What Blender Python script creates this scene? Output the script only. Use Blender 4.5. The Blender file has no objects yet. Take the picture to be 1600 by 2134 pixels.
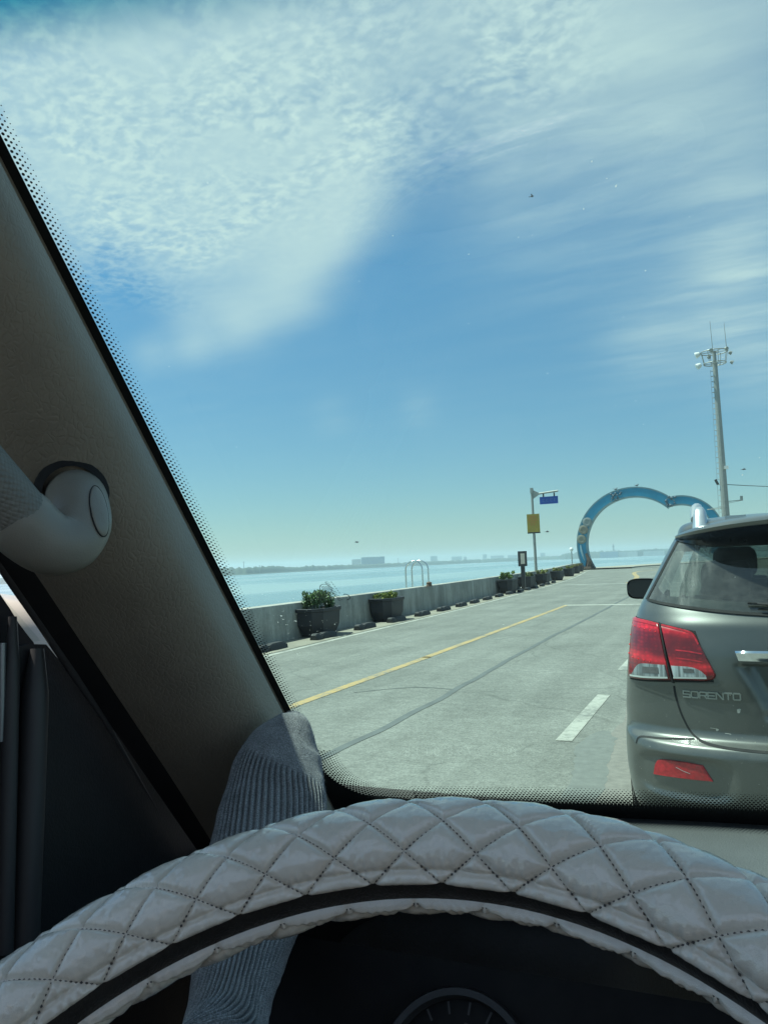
import bpy, bmesh, math, random
import numpy as np
from mathutils import Vector, Matrix, noise

random.seed(7)
rng = np.random.default_rng(7)
C = bpy.context.scene.collection
SC = bpy.context.scene
PI = math.pi

# ------------------------------------------------------------------ camera
YAW, PITCH, ROLL = 0.41143509, 0.06801447, -0.04152206      # radians, yaw to the left of +Y (the road)
CAMH = 1.5                                                  # eye above the road
FPX, CX, CY = 1603.0, 800.0, 1067.0


def cam_basis():
    fw = np.array([-math.sin(YAW) * math.cos(PITCH), math.cos(YAW) * math.cos(PITCH), math.sin(PITCH)])
    r0 = np.array([math.cos(YAW), math.sin(YAW), 0.0])
    u0 = np.cross(r0, fw)
    c, s = math.cos(ROLL), math.sin(ROLL)
    return c * r0 + s * u0, -s * r0 + c * u0, fw


RB, UB, FB = cam_basis()
cam_d = bpy.data.cameras.new('camera')
cam = bpy.data.objects.new('camera', cam_d)
C.objects.link(cam)
cam_d.sensor_fit = 'VERTICAL'
cam_d.sensor_height = 36.0
cam_d.lens = 36.0 * FPX / 2134.0
cam_d.clip_start = 0.02
cam_d.clip_end = 20000
cam.matrix_world = Matrix(((RB[0], UB[0], -FB[0], 0), (RB[1], UB[1], -FB[1], 0), (RB[2], UB[2], -FB[2], CAMH), (0, 0, 0, 1)))
SC.camera = cam


def ray(x, y):
    d = FB + RB * ((x - CX) / FPX) + UB * ((CY - y) / FPX)
    return d / np.linalg.norm(d)


def at(x, y, **k):
    """the place in the world that was measured at (x, y) of the photograph and lies at the given distance / plane"""
    d = ray(x, y)
    if 'X' in k: t = k['X'] / d[0]
    elif 'Y' in k: t = k['Y'] / d[1]
    elif 'Z' in k: t = (k['Z'] - CAMH) / d[2]
    else: t = k['D']
    return Vector((d[0] * t, d[1] * t, CAMH + d[2] * t))


# ------------------------------------------------------------------ light
HAZE = .00042                                                # density of the sea haze
SUN_EL, SUN_AZ = math.radians(66), math.radians(-98)         # azimuth clockwise from +Y: left, a little behind
SUNV = Vector((math.sin(SUN_AZ) * math.cos(SUN_EL), math.cos(SUN_AZ) * math.cos(SUN_EL), math.sin(SUN_EL)))
sun_d = bpy.data.lights.new('sun', 'SUN')
sun_d.energy = 4.0
sun_d.angle = math.radians(1.2)
sun_d.color = (1.0, 0.95, 0.87)
sun = bpy.data.objects.new('sun', sun_d)
sun.rotation_euler = (-SUNV).to_track_quat('-Z', 'Y').to_euler()
sun.location = (0, 0, 60)
C.objects.link(sun)

vs_ = SC.view_settings
SC.display_settings.display_device = 'sRGB'
vs_.view_transform = 'Standard'
vs_.look = 'None'
vs_.gamma = 1
vs_.exposure = 1.0
vs_.use_curve_mapping = False
SC.cycles.use_denoising = True
SC.cycles.max_bounces = 10
SC.cycles.transparent_max_bounces = 24
SC.cycles.volume_bounces = 1
SC.cycles.caustics_reflective = False
SC.cycles.caustics_refractive = False
SC.cycles.sample_clamp_indirect = 8


class NT:
    """tiny helper for node trees"""
    def __init__(self, tree):
        self.t = tree
        tree.nodes.clear()

    def n(self, kind, **props):
        nd = self.t.nodes.new(kind)
        ins = props.pop('ins', {})
        for k, v in props.items(): setattr(nd, k, v)
        for k, v in ins.items(): self.set(nd.inputs[k], v)
        return nd

    def set(self, sock, v):
        if isinstance(v, bpy.types.NodeSocket): self.t.links.new(v, sock)
        elif isinstance(v, bpy.types.Node): self.t.links.new(v.outputs[0], sock)
        else: sock.default_value = v

    def m(self, op, a, b=None, c=None, clamp=False):
        nd = self.n('ShaderNodeMath', operation=op, use_clamp=clamp)
        for i, v in enumerate((a, b, c)):
            if v is not None: self.set(nd.inputs[i], v)
        return nd.outputs[0]

    def vm(self, op, a, b=None, out=0):
        nd = self.n('ShaderNodeVectorMath', operation=op)
        for i, v in enumerate((a, b)):
            if v is not None: self.set(nd.inputs[i], v)
        return nd.outputs[out]

    def mapr(self, v, a, b, c=0.0, d=1.0, smooth=True):
        nd = self.n('ShaderNodeMapRange', interpolation_type='SMOOTHSTEP' if smooth else 'LINEAR')
        for i, x in enumerate((v, a, b, c, d)): self.set(nd.inputs[i], x)
        return nd.outputs[0]

    def mix(self, f, a, b, mode='MIX'):
        nd = self.n('ShaderNodeMix', data_type='RGBA', blend_type=mode)
        self.set(nd.inputs[0], f); self.set(nd.inputs[6], a); self.set(nd.inputs[7], b)
        return nd.outputs[2]


# ------------------------------------------------------------------ sky
world = bpy.data.worlds.new('World')
SC.world = world
world.use_nodes = True
W = NT(world.node_tree)
tc = W.n('ShaderNodeTexCoord')
D = tc.outputs['Generated']
sky = W.n('ShaderNodeTexSky', sky_type='NISHITA')
sky.sun_disc = False
sky.sun_elevation = SUN_EL
sky.sun_rotation = SUN_AZ
sky.altitude = 0
sky.air_density = 1.0
sky.dust_density = 0.4
sky.ozone_density = 2.0
sep = W.n('ShaderNodeSeparateXYZ', ins={0: D})
zz = W.m('ADD', W.m('MAXIMUM', sep.outputs[2], 0.0), 0.10)
px_ = W.m('DIVIDE', sep.outputs[0], zz)
py_ = W.m('DIVIDE', sep.outputs[1], zz)
P = W.n('ShaderNodeCombineXYZ', ins={0: px_, 1: py_, 2: 0.0}).outputs[0]     # the cloud layer, a flat sheet overhead


def blob(x, y, r, k=1.0):
    c = ray(x, y)
    v = W.vm('DOT_PRODUCT', D, tuple(c), out=1)
    e = W.m('EXPONENT', W.m('MULTIPLY', W.m('SUBTRACT', v, 1.0), 2.0 * (FPX / r) ** 2))
    return W.m('MULTIPLY', e, k)


def total(l):
    s = l[0]
    for x in l[1:]: s = W.m('ADD', s, x)
    return s


SKYX = dict(big=[(120, 230, 330, .54), (480, 110, 330, .44), (850, 20, 330, .36), (300, 420, 200, .36), (520, 430, 190, .36), (730, 330, 120, .30), (700, 440, 90, .26), (655, 540, 75, .30), (590, 620, 65, .34), (500, 680, 60, .36), (400, 715, 50, .34), (310, 738, 40, .28), (1250, 20, 330, .30), (1520, 120, 280, .24)],
            wisp=[(1050, 360, 90, .24), (1250, 250, 260, .18), (1500, 230, 240, .16), (1560, 500, 100, .34), (1500, 640, 110, .32), (1340, 715, 80, .22), (1600, 740, 100, .24), (690, 868, 40, .10), (870, 848, 36, .14), (1150, 480, 160, .08)],
            blue=[(930, 640, 260, -.30), (1000, 430, 140, -.12), (250, 610, 95, -.36), (1150, 820, 200, -.2), (1400, 420, 160, -.08)])
dens = W.n('ShaderNodeTexNoise', ins={'Vector': P, 'Scale': 1.6, 'Detail': 6.0, 'Roughness': .55, 'Distortion': .6})
warp = W.n('ShaderNodeTexNoise', ins={'Vector': P, 'Scale': 5.0, 'Detail': 3.0})
Pw = W.vm('ADD', P, W.vm('MULTIPLY', W.vm('SUBTRACT', warp.outputs['Color'], (.5, .5, .5)), (.07, .07, 0)))
mp = W.n('ShaderNodeMapping', ins={'Vector': Pw, 'Rotation': (0, 0, math.radians(35)), 'Scale': (1.0, 1.25, 1.0)})
cell = W.n('ShaderNodeTexVoronoi', feature='SMOOTH_F1', ins={'Vector': mp.outputs[0], 'Scale': 24.0, 'Smoothness': .45, 'Randomness': 1.0})
fine = W.n('ShaderNodeTexNoise', ins={'Vector': Pw, 'Scale': 26.0, 'Detail': 5.0, 'Roughness': .6})
mp2 = W.n('ShaderNodeMapping', ins={'Vector': Pw, 'Rotation': (0, 0, math.radians(20)), 'Scale': (0.6, 2.2, 1.0)})
streak = W.n('ShaderNodeTexNoise', ins={'Vector': mp2.outputs[0], 'Scale': 3.2, 'Detail': 7.0, 'Roughness': .6})
def wide(v, k, w):  # broad cloud out of view, added to whiten and warm the cabin light
    c = Vector(v).normalized()
    e = W.m('EXPONENT', W.m('MULTIPLY', W.m('SUBTRACT', W.vm('DOT_PRODUCT', D, tuple(c), out=1), 1.0), w))
    return W.m('MULTIPLY', e, k)


bigm = total([blob(*b) for b in SKYX['big']] + [wide((-.2, .1, 1), .40, 5.0), wide((-.7, -.7, .5), .42, 3.2), wide((.6, -.8, .45), .40, 3.2), wide((1, .2, .4), .25, 4.0)])
wisp = total([blob(*b) for b in SKYX['wisp']])
blue = total([blob(*b) for b in SKYX['blue']])
mk = total([blob(*b) for b in [(150, 250, 300, .9), (480, 100, 280, .9), (330, 420, 150, .75), (850, 60, 250, .7), (1150, 40, 220, .45)]] + [wide((-.2, .1, 1), .5, 5.0), wide((-.7, -.7, .5), .5, 3.2), wide((.6, -.8, .45), .4, 3.2)])
mack = W.mapr(W.m('ADD', mk, W.m('MULTIPLY', W.m('SUBTRACT', dens.outputs[0], .5), .9)), .25, 1.0)
puff = W.n('ShaderNodeTexNoise', ins={'Vector': mp.outputs[0], 'Scale': 36.0, 'Detail': 4.0, 'Roughness': .5, 'Distortion': .0})
pf = W.mapr(puff.outputs[0], .36, .66, -.55, .6)
fl = W.m('ADD', W.m('ADD', W.m('MULTIPLY', W.m('SUBTRACT', .40, cell.outputs['Distance']), .55), W.m('MULTIPLY', pf, .85)), W.m('MULTIPLY', W.m('SUBTRACT', fine.outputs[0], .5), .8))
body = W.m('ADD', W.m('ADD', bigm, blue), W.m('MULTIPLY', W.m('SUBTRACT', dens.outputs[0], .5), .55))
body = W.m('ADD', body, W.m('MULTIPLY', W.m('SUBTRACT', streak.outputs[0], .5), .16))
veil = W.m('MULTIPLY', W.m('ADD', wisp, 0.03), W.mapr(streak.outputs[0], .30, .75, .6, 1.3))
cov = W.m('ADD', W.mapr(body, .02, 1.05, 0.0, .72), veil)
puf2 = W.n('ShaderNodeTexNoise', ins={'Vector': mp.outputs[0], 'Scale': 15.0, 'Detail': 3.0, 'Roughness': .5})
fl = W.m('ADD', fl, W.m('MULTIPLY', W.m('SUBTRACT', puf2.outputs[0], .48), 1.6))
gate = W.n('ShaderNodeTexNoise', ins={'Vector': P, 'Scale': 4.5, 'Detail': 3.0})
mack = W.m('MULTIPLY', mack, W.mapr(gate.outputs[0], .34, .62, .30, 1.2))
cov = W.m('ADD', cov, W.m('MULTIPLY', W.m('MULTIPLY', fl, mack), .25), clamp=True)
horiz = W.mapr(sep.outputs[2], .02, .22)
cov = W.m('MULTIPLY', cov, horiz)
tint = W.mix(W.mapr(sep.outputs[2], .0, .36, smooth=False), (.55, .588, .625, 1.0), (.49, .80, .88, 1.0))
clear = W.mix(1.0, sky.outputs[0], tint, 'MULTIPLY')
skyc = W.mix(cov, clear, (5.4, 5.65, 5.7, 1.0))
bg = W.n('ShaderNodeBackground', ins={0: skyc, 1: 0.08})
W.n('ShaderNodeOutputWorld', ins={0: bg.outputs[0]})

# ------------------------------------------------------------------ materials
MATS = {}


def mat(name, col, rough=.6, metal=0.0, var=.12, vs=8.0, bump=0.0, bs=60.0, coat=0.0, spec=.5, btype='noise', detail=4.0, sheen=0.0):
    """procedural principled material: base colour broken up by noise, fine relief"""
    if name in MATS: return MATS[name]
    m = bpy.data.materials.new(name)
    m.use_nodes = True
    t = NT(m.node_tree)
    co = t.n('ShaderNodeTexCoord').outputs['Object']
    b = t.n('ShaderNodeBsdfPrincipled')
    nz = t.n('ShaderNodeTexNoise', ins={'Vector': co, 'Scale': vs, 'Detail': detail, 'Roughness': .6})
    k = t.mapr(nz.outputs[0], .25, .75, 1 - var, 1 + var, smooth=False)
    colr = t.vm('SCALE', tuple(col[:3]))
    t.set(colr.node.inputs['Scale'], k)
    t.set(b.inputs['Base Color'], colr)
    t.set(b.inputs['Roughness'], t.m('MULTIPLY', t.mapr(nz.outputs[0], .2, .8, .85, 1.15, smooth=False), rough, clamp=True))
    b.inputs['Metallic'].default_value = metal
    b.inputs['Specular IOR Level'].default_value = spec
    b.inputs['Coat Weight'].default_value = coat
    b.inputs['Coat Roughness'].default_value = .06
    if sheen: b.inputs['Sheen Weight'].default_value = sheen
    if bump:
        if btype == 'voronoi':
            bt = t.n('ShaderNodeTexVoronoi', feature='DISTANCE_TO_EDGE', ins={'Vector': co, 'Scale': bs})
            h = t.mapr(bt.outputs['Distance'], 0, .18)
        else:
            bt = t.n('ShaderNodeTexNoise', ins={'Vector': co, 'Scale': bs, 'Detail': 5.0, 'Roughness': .65})
            h = bt.outputs[0]
        bp = t.n('ShaderNodeBump', ins={'Strength': bump, 'Distance': .002, 'Height': h})
        t.set(b.inputs['Normal'], bp.outputs[0])
    t.n('ShaderNodeOutputMaterial', ins={0: b.outputs[0]})
    MATS[name] = m
    return m


def glass_mat(name, tint, refl=1.7, band=None, dirt=0.0, haze_col=None):
    m = bpy.data.materials.new(name)
    m.use_nodes = True
    t = NT(m.node_tree)
    tr = t.n('ShaderNodeBsdfTransparent')
    tr.inputs[0].default_value = (*tint, 1)
    if band:                                                   # the dyed strip along the top edge of a windscreen
        co = t.n('ShaderNodeTexCoord').outputs['Object']
        z = t.n('ShaderNodeSeparateXYZ', ins={0: co}).outputs[2]
        f = t.mapr(z, band[0], band[1])
        t.set(tr.inputs[0], t.mix(f, (*tint, 1), (*band[2], 1)))
    gl = t.n('ShaderNodeBsdfGlossy', ins={'Roughness': 0.0})
    ge = t.n('ShaderNodeNewGeometry')
    c_ = t.m('ABSOLUTE', t.vm('DOT_PRODUCT', ge.outputs['Normal'], ge.outputs['Incoming'], out=1))
    f5 = t.m('POWER', t.m('SUBTRACT', 1.0, c_, clamp=True), 5.0)
    f = t.m('MULTIPLY', t.m('ADD', t.m('MULTIPLY', f5, .957), .043), refl, clamp=True)   # both faces of the pane
    mx = t.n('ShaderNodeMixShader', ins={0: f, 1: tr.outputs[0], 2: gl.outputs[0]})
    out = mx.outputs[0]
    if dirt:
        co = t.n('ShaderNodeTexCoord').outputs['Object']
        nz = t.n('ShaderNodeTexNoise', ins={'Vector': co, 'Scale': 9.0, 'Detail': 6.0, 'Roughness': .7})
        df = t.n('ShaderNodeBsdfDiffuse', ins={0: (.5, .5, .47, 1)})
        mp = t.n('ShaderNodeMapping', ins={'Vector': co, 'Rotation': (0, .55, 0), 'Scale': (16.0, 2.0, 2.2)})
        n2 = t.n('ShaderNodeTexNoise', ins={'Vector': mp.outputs[0], 'Scale': 1.0, 'Detail': 6.0, 'Roughness': .65})
        sp = t.n('ShaderNodeSeparateXYZ', ins={0: co})
        # wiped smears of dust left in the corner the wiper never reaches
        off = t.m('ADD', sp.outputs[0], t.m('MULTIPLY', t.m('SUBTRACT', sp.outputs[2], 1.40), -.42))
        cor = t.m('EXPONENT', t.m('MULTIPLY', t.m('POWER', t.m('DIVIDE', t.m('ADD', off, .60), .085), 2.0), -1.0))
        amt = t.m('ADD', t.mapr(nz.outputs[0], .35, .75, dirt * .3, dirt), t.m('MULTIPLY', cor, t.mapr(n2.outputs[0], .42, .72, .02, .42)))
        mx2 = t.n('ShaderNodeMixShader', ins={0: amt, 1: out, 2: df.outputs[0]})
        out = mx2.outputs[0]
    t.n('ShaderNodeOutputMaterial', ins={0: out})
    MATS[name] = m
    return m


# ------------------------------------------------------------------ builders
class G:
    def __init__(self):
        self.v, self.f, self.m = [], [], []

    def add(self, vs, fs, m=0):
        o = len(self.v)
        self.v += [tuple(p) for p in vs]
        self.f += [tuple(i + o for i in f) for f in fs]
        self.m += [m] * len(fs)
        return o

    def box(self, c, s, rot=None, m=0, taper=1.0):
        x, y, z = s[0] / 2, s[1] / 2, s[2] / 2
        vs = [Vector((sx * x * (taper if sz > 0 else 1), sy * y * (taper if sz > 0 else 1), sz * z)) for sz in (-1, 1) for sy in (-1, 1) for sx in (-1, 1)]
        if rot is not None: vs = [rot @ p for p in vs]
        vs = [p + Vector(c) for p in vs]
        self.add(vs, [(0, 2, 3, 1), (4, 5, 7, 6), (0, 1, 5, 4), (2, 6, 7, 3), (0, 4, 6, 2), (1, 3, 7, 5)], m)

    def grid(self, P, cu=False, cv=False, m=0):
        nu, nv = len(P), len(P[0])
        fs = []
        for i in range(nu if cu else nu - 1):
            for j in range(nv if cv else nv - 1):
                a, b = (i + 1) % nu, (j + 1) % nv
                fs.append((i * nv + j, a * nv + j, a * nv + b, i * nv + b))
        self.add([p for r in P for p in r], fs, m)

    def tube(self, path, rad, n=12, cap=True, m=0, squash=1.0):
        path = [Vector(p) for p in path]
        if not hasattr(rad, '__len__'): rad = [rad] * len(path)
        up = None
        rows = []
        for i, p in enumerate(path):
            t = (path[min(i + 1, len(path) - 1)] - path[max(i - 1, 0)]).normalized()
            if up is None:
                up = Vector((0, 0, 1)) if abs(t.z) < .9 else Vector((0, 1, 0))
            s = t.cross(up).normalized()
            up = s.cross(t).normalized()
            rows.append([p + (s * math.cos(a) + up * math.sin(a) * squash) * rad[i] for a in [2 * PI * k / n for k in range(n)]])
        self.grid(rows, cv=True, m=m)
        if cap:
            o = len(self.v)
            L = len(path)
            b = o - L * n
            self.f += [tuple(b + k for k in range(n))[::-1], tuple(b + (L - 1) * n + k for k in range(n))]
            self.m += [m, m]

    def prism(self, poly, h, m=0, top=1.0, off=(0, 0, 0)):
        """poly: list of (x, y); extruded from z=0 to h, top scaled"""
        n = len(poly)
        vs = [(p[0] + off[0], p[1] + off[1], off[2]) for p in poly] + [(p[0] * top + off[0], p[1] * top + off[1], off[2] + h) for p in poly]
        fs = [tuple(range(n))[::-1], tuple(range(n, 2 * n))] + [(i, (i + 1) % n, n + (i + 1) % n, n + i) for i in range(n)]
        self.add(vs, fs, m)

    def disc(self, c, u, v, n=16, m=0):
        c, u, v = Vector(c), Vector(u), Vector(v)
        self.add([c + u * math.cos(2 * PI * k / n) + v * math.sin(2 * PI * k / n) for k in range(n)], [tuple(range(n))], m)

    def ball(self, c, r, nu=12, nv=8, sc=(1, 1, 1), m=0):
        rows = []
        for i in range(nv + 1):
            a = PI * i / nv
            rows.append([(c[0] + r * sc[0] * math.sin(a) * math.cos(2 * PI * k / nu), c[1] + r * sc[1] * math.sin(a) * math.sin(2 * PI * k / nu), c[2] + r * sc[2] * math.cos(a)) for k in range(nu)])
        self.grid(rows, cv=True, m=m)

    def build(self, name, mats, parent=None, base=(0, 0, 0), smooth=None, merge=False):
        """ONE mesh object. base: where its origin stands (its parent's base for parts)"""
        me = bpy.data.meshes.new(name)
        b = np.array(base, float)
        me.from_pydata((np.array(self.v, float) - b).tolist(), [], self.f)
        if not isinstance(mats, (list, tuple)): mats = [mats]
        for q in mats: me.materials.append(q)
        if len(mats) > 1: me.polygons.foreach_set('material_index', self.m)
        bm = bmesh.new()
        bm.from_mesh(me)
        if merge: bmesh.ops.remove_doubles(bm, verts=bm.verts, dist=1e-5)
        bmesh.ops.recalc_face_normals(bm, faces=bm.faces)
        bm.to_mesh(me)
        bm.free()
        if smooth is not None:
            me.polygons.foreach_set('use_smooth', [True] * len(me.polygons))
            if smooth < 180: me.set_sharp_from_angle(angle=math.radians(smooth))
        me.update()
        o = bpy.data.objects.new(name, me)
        C.objects.link(o)
        if parent is not None: o.parent = parent
        else: o.location = base
        return o


def tag(o, label=None, cat=None, group=None, kind=None):
    if label: o['label'] = label
    if cat: o['category'] = cat
    if group: o['group'] = group
    if kind: o['kind'] = kind
    return o


def thing(name, loc, label, cat, group=None, rotz=0):
    o = bpy.data.objects.new(name, None)
    C.objects.link(o)
    o.location = loc
    o.rotation_euler = (0, 0, rotz)
    o.empty_display_size = .1
    return tag(o, label, cat, group)


def copy_tree(o, loc, rotz, label, parent=None):
    c = o.copy()
    C.objects.link(c)
    c.location = loc
    c.rotation_euler = (0, 0, rotz)
    if label: c['label'] = label
    for ch in list(o.children):
        d = ch.copy(); C.objects.link(d); d.parent = c
        for g in list(ch.children):
            e = g.copy(); C.objects.link(e); e.parent = d
    return c


def spl(xs, ys, x):
    """monotone cubic through measured values"""
    xs = np.asarray(xs, float); ys = np.asarray(ys, float)
    d = np.diff(ys) / np.diff(xs)
    m = np.zeros(len(xs)); m[0], m[-1] = d[0], d[-1]
    for i in range(1, len(xs) - 1):
        m[i] = 0 if d[i - 1] * d[i] <= 0 else 2 * d[i - 1] * d[i] / (d[i - 1] + d[i])
    x = np.clip(x, xs[0], xs[-1])
    i = np.clip(np.searchsorted(xs, x) - 1, 0, len(xs) - 2)
    h = xs[i + 1] - xs[i]
    t = (x - xs[i]) / h
    return (2 * t**3 - 3 * t**2 + 1) * ys[i] + (t**3 - 2 * t**2 + t) * h * m[i] + (-2 * t**3 + 3 * t**2) * ys[i + 1] + (t**3 - t**2) * h * m[i + 1]


def catmull(pts, n):
    """n points per span of a smooth curve through pts (any dimension)"""
    pts = [np.array(p, float) for p in pts]
    q = [2 * pts[0] - pts[1]] + pts + [2 * pts[-1] - pts[-2]]
    out = []
    for i in range(1, len(q) - 2):
        a, b, c, d = q[i - 1], q[i], q[i + 1], q[i + 2]
        for k in range(n):
            t = k / n
            out.append(.5 * ((2 * b) + (c - a) * t + (2 * a - 5 * b + 4 * c - d) * t * t + (3 * b - a - 3 * c + d) * t**3))
    out.append(pts[-1])
    return out

# ================================================================== THE PLACE OUTSIDE
# asphalt: worn, greenish grey, with stone chips, patches and hairline cracks
def asphalt_mat():
    m = bpy.data.materials.new('asphalt'); m.use_nodes = True
    t = NT(m.node_tree)
    co = t.n('ShaderNodeTexCoord').outputs['Object']
    b = t.n('ShaderNodeBsdfPrincipled')
    big = t.n('ShaderNodeTexNoise', ins={'Vector': co, 'Scale': .55, 'Detail': 5.0, 'Roughness': .6})
    mid = t.n('ShaderNodeTexNoise', ins={'Vector': co, 'Scale': 7.0, 'Detail': 6.0, 'Roughness': .7})
    chip = t.n('ShaderNodeTexVoronoi', ins={'Vector': co, 'Scale': 70.0, 'Randomness': 1.0})
    mp = t.n('ShaderNodeMapping', ins={'Vector': co, 'Scale': (2.2, .16, 1)})
    lane = t.n('ShaderNodeTexNoise', ins={'Vector': mp.outputs[0], 'Scale': 1.0, 'Detail': 3.0})
    wv = t.n('ShaderNodeTexNoise', ins={'Vector': co, 'Scale': 1.4, 'Detail': 4.0})
    cw = t.vm('ADD', co, t.vm('MULTIPLY', wv.outputs['Color'], (.7, .7, 0)))
    crack = t.n('ShaderNodeTexVoronoi', feature='DISTANCE_TO_EDGE', ins={'Vector': cw, 'Scale': .42, 'Randomness': 1.0})
    cr = t.mapr(crack.outputs['Distance'], .002, .008, .84, 1.0)
    k = t.m('MULTIPLY', t.mapr(big.outputs[0], .3, .7, .88, 1.10), t.mapr(mid.outputs[0], .3, .75, .86, 1.12))
    k = t.m('MULTIPLY', k, t.mapr(lane.outputs[0], .35, .65, .93, 1.06))
    k = t.m('MULTIPLY', k, cr)
    grit = t.n('ShaderNodeTexNoise', ins={'Vector': co, 'Scale': 26.0, 'Detail': 3.0, 'Roughness': .7})
    spot = t.n('ShaderNodeTexVoronoi', ins={'Vector': co, 'Scale': 34.0, 'Randomness': 1.0})
    k = t.m('MULTIPLY', k, t.mapr(chip.outputs['Color'], .0, 1.0, .80, 1.22, smooth=False))
    k = t.m('MULTIPLY', k, t.mapr(grit.outputs[0], .3, .7, .89, 1.12))
    k = t.m('MULTIPLY', k, t.m('ADD', 1.0, t.m('MULTIPLY', t.mapr(spot.outputs['Distance'], .08, .2, .28, 0.0), t.mapr(spot.outputs['Color'], .6, .9))))
    c = t.vm('SCALE', (.180, .186, .168)); t.set(c.node.inputs['Scale'], k)
    t.set(b.inputs['Base Color'], c)
    b.inputs['Roughness'].default_value = .85
    b.inputs['Specular IOR Level'].default_value = .3
    bp = t.n('ShaderNodeBump', ins={'Strength': .5, 'Distance': .006, 'Height': chip.outputs['Distance']})
    t.set(b.inputs['Normal'], bp.outputs[0])
    t.n('ShaderNodeOutputMaterial', ins={0: b.outputs[0]})
    return m


def paint_mat(name, col, wear=.5):
    """road paint, worn through to the asphalt in places"""
    m = bpy.data.materials.new(name); m.use_nodes = True
    t = NT(m.node_tree)
    co = t.n('ShaderNodeTexCoord').outputs['Object']
    b = t.n('ShaderNodeBsdfPrincipled')
    n1 = t.n('ShaderNodeTexNoise', ins={'Vector': co, 'Scale': 9.0, 'Detail': 8.0, 'Roughness': .75})
    n2 = t.n('ShaderNodeTexNoise', ins={'Vector': co, 'Scale': 1.3, 'Detail': 3.0})
    f = t.mapr(t.m('ADD', n1.outputs[0], t.m('MULTIPLY', n2.outputs[0], .5)), wear + .0, wear + .30)
    t.set(b.inputs['Base Color'], t.mix(f, (*col, 1), (.17, .175, .158, 1)))
    b.inputs['Roughness'].default_value = .7
    t.n('ShaderNodeOutputMaterial', ins={0: b.outputs[0]})
    return m


ASPH = asphalt_mat()
WHITE_P = paint_mat('white_road_paint', (.37, .37, .325), .66)
FAINT_P = paint_mat('faint_road_paint', (.38, .39, .36), .58)
YEL_P = paint_mat('yellow_road_paint', (.41, .29, .12), .66)
TAR = mat('tar', (.108, .120, .118), .9, var=.25, vs=3, bump=.3, bs=30)
CONC = None


def concrete_mat():
    m = bpy.data.materials.new('sea_wall_concrete'); m.use_nodes = True
    t = NT(m.node_tree)
    co = t.n('ShaderNodeTexCoord').outputs['Object']
    b = t.n('ShaderNodeBsdfPrincipled')
    big = t.n('ShaderNodeTexNoise', ins={'Vector': co, 'Scale': .8, 'Detail': 6.0, 'Roughness': .65})
    mp = t.n('ShaderNodeMapping', ins={'Vector': co, 'Scale': (3.0, 3.0, .5)})
    run = t.n('ShaderNodeTexNoise', ins={'Vector': mp.outputs[0], 'Scale': 1.1, 'Detail': 5.0, 'Roughness': .65})
    fin = t.n('ShaderNodeTexNoise', ins={'Vector': co, 'Scale': 22.0, 'Detail': 6.0, 'Roughness': .7})
    k = t.m('MULTIPLY', t.mapr(big.outputs[0], .3, .7, .78, 1.12), t.mapr(run.outputs[0], .32, .68, .72, 1.1))
    k = t.m('MULTIPLY', k, t.mapr(fin.outputs[0], .3, .7, .88, 1.1))
    c = t.vm('SCALE', (.37, .365, .325)); t.set(c.node.inputs['Scale'], k)
    t.set(b.inputs['Base Color'], c)
    b.inputs['Roughness'].default_value = .9
    bp = t.n('ShaderNodeBump', ins={'Strength': .35, 'Distance': .01, 'Height': fin.outputs[0]})
    t.set(b.inputs['Normal'], bp.outputs[0])
    t.n('ShaderNodeOutputMaterial', ins={0: b.outputs[0]})
    return m


CONC = concrete_mat()

# the left edge line of the pier road and the foot of the sea wall, as measured (x, y)
EDGE = catmull([(-7.25, -30), (-7.25, 0), (-7.33, 11), (-7.42, 15), (-7.58, 22.5), (-7.98, 30.6), (-8.6, 41.7), (-9.75, 55.4), (-11.2, 68), (-12.3, 77), (-13.0, 84)], 10)
WALL = catmull([(-8.38, -30), (-8.38, 0), (-8.42, 12.5), (-8.52, 18), (-8.78, 26), (-9.3, 35), (-9.9, 44), (-11.1, 56), (-12.6, 68), (-13.8, 78), (-14.5, 86), (-14.2, 92.5), (-12.4, 98), (-8.9, 106), (-2, 120), (9, 140), (40, 175), (90, 200)], 10)

# water, one sheet out to the far shores
g = G()
NWX, NWY = 60, 60
xs = np.sign(np.linspace(-1, 1, NWX)) * np.abs(np.linspace(-1, 1, NWX))**2.2 * 3300
ys = np.linspace(0, 1, NWY)**2.0 * 4150 - 900
g.grid([[(x, y, -4.0) for y in ys] for x in xs])
wm = bpy.data.materials.new('sea_water'); wm.use_nodes = True
t = NT(wm.node_tree)
co = t.n('ShaderNodeTexCoord').outputs['Object']
b = t.n('ShaderNodeBsdfPrincipled')
mp = t.n('ShaderNodeMapping', ins={'Vector': co, 'Rotation': (0, 0, .5), 'Scale': (.012, .0022, 1)})
band = t.n('ShaderNodeTexNoise', ins={'Vector': mp.outputs[0], 'Scale': 1.0, 'Detail': 4.0})
b.inputs['Base Color'].default_value = (.10, .19, .21, 1)
t.set(b.inputs['Base Color'], t.mix(t.mapr(band.outputs[0], .38, .62), (.14, .215, .235, 1), (.25, .325, .33, 1)))
t.set(b.inputs['Roughness'], t.mapr(band.outputs[0], .35, .65, .12, .34))
b.inputs['IOR'].default_value = 1.33
w1 = t.n('ShaderNodeTexNoise', ins={'Vector': co, 'Scale': .9, 'Detail': 5.0, 'Roughness': .6})
w2 = t.n('ShaderNodeTexNoise', ins={'Vector': co, 'Scale': .13, 'Detail': 3.0})
bp = t.n('ShaderNodeBump', ins={'Strength': .5, 'Distance': .35, 'Height': t.m('ADD', w1.outputs[0], t.m('MULTIPLY', w2.outputs[0], 1.5))})
t.set(b.inputs['Normal'], bp.outputs[0])
t.n('ShaderNodeOutputMaterial', ins={0: b.outputs[0]})
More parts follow.
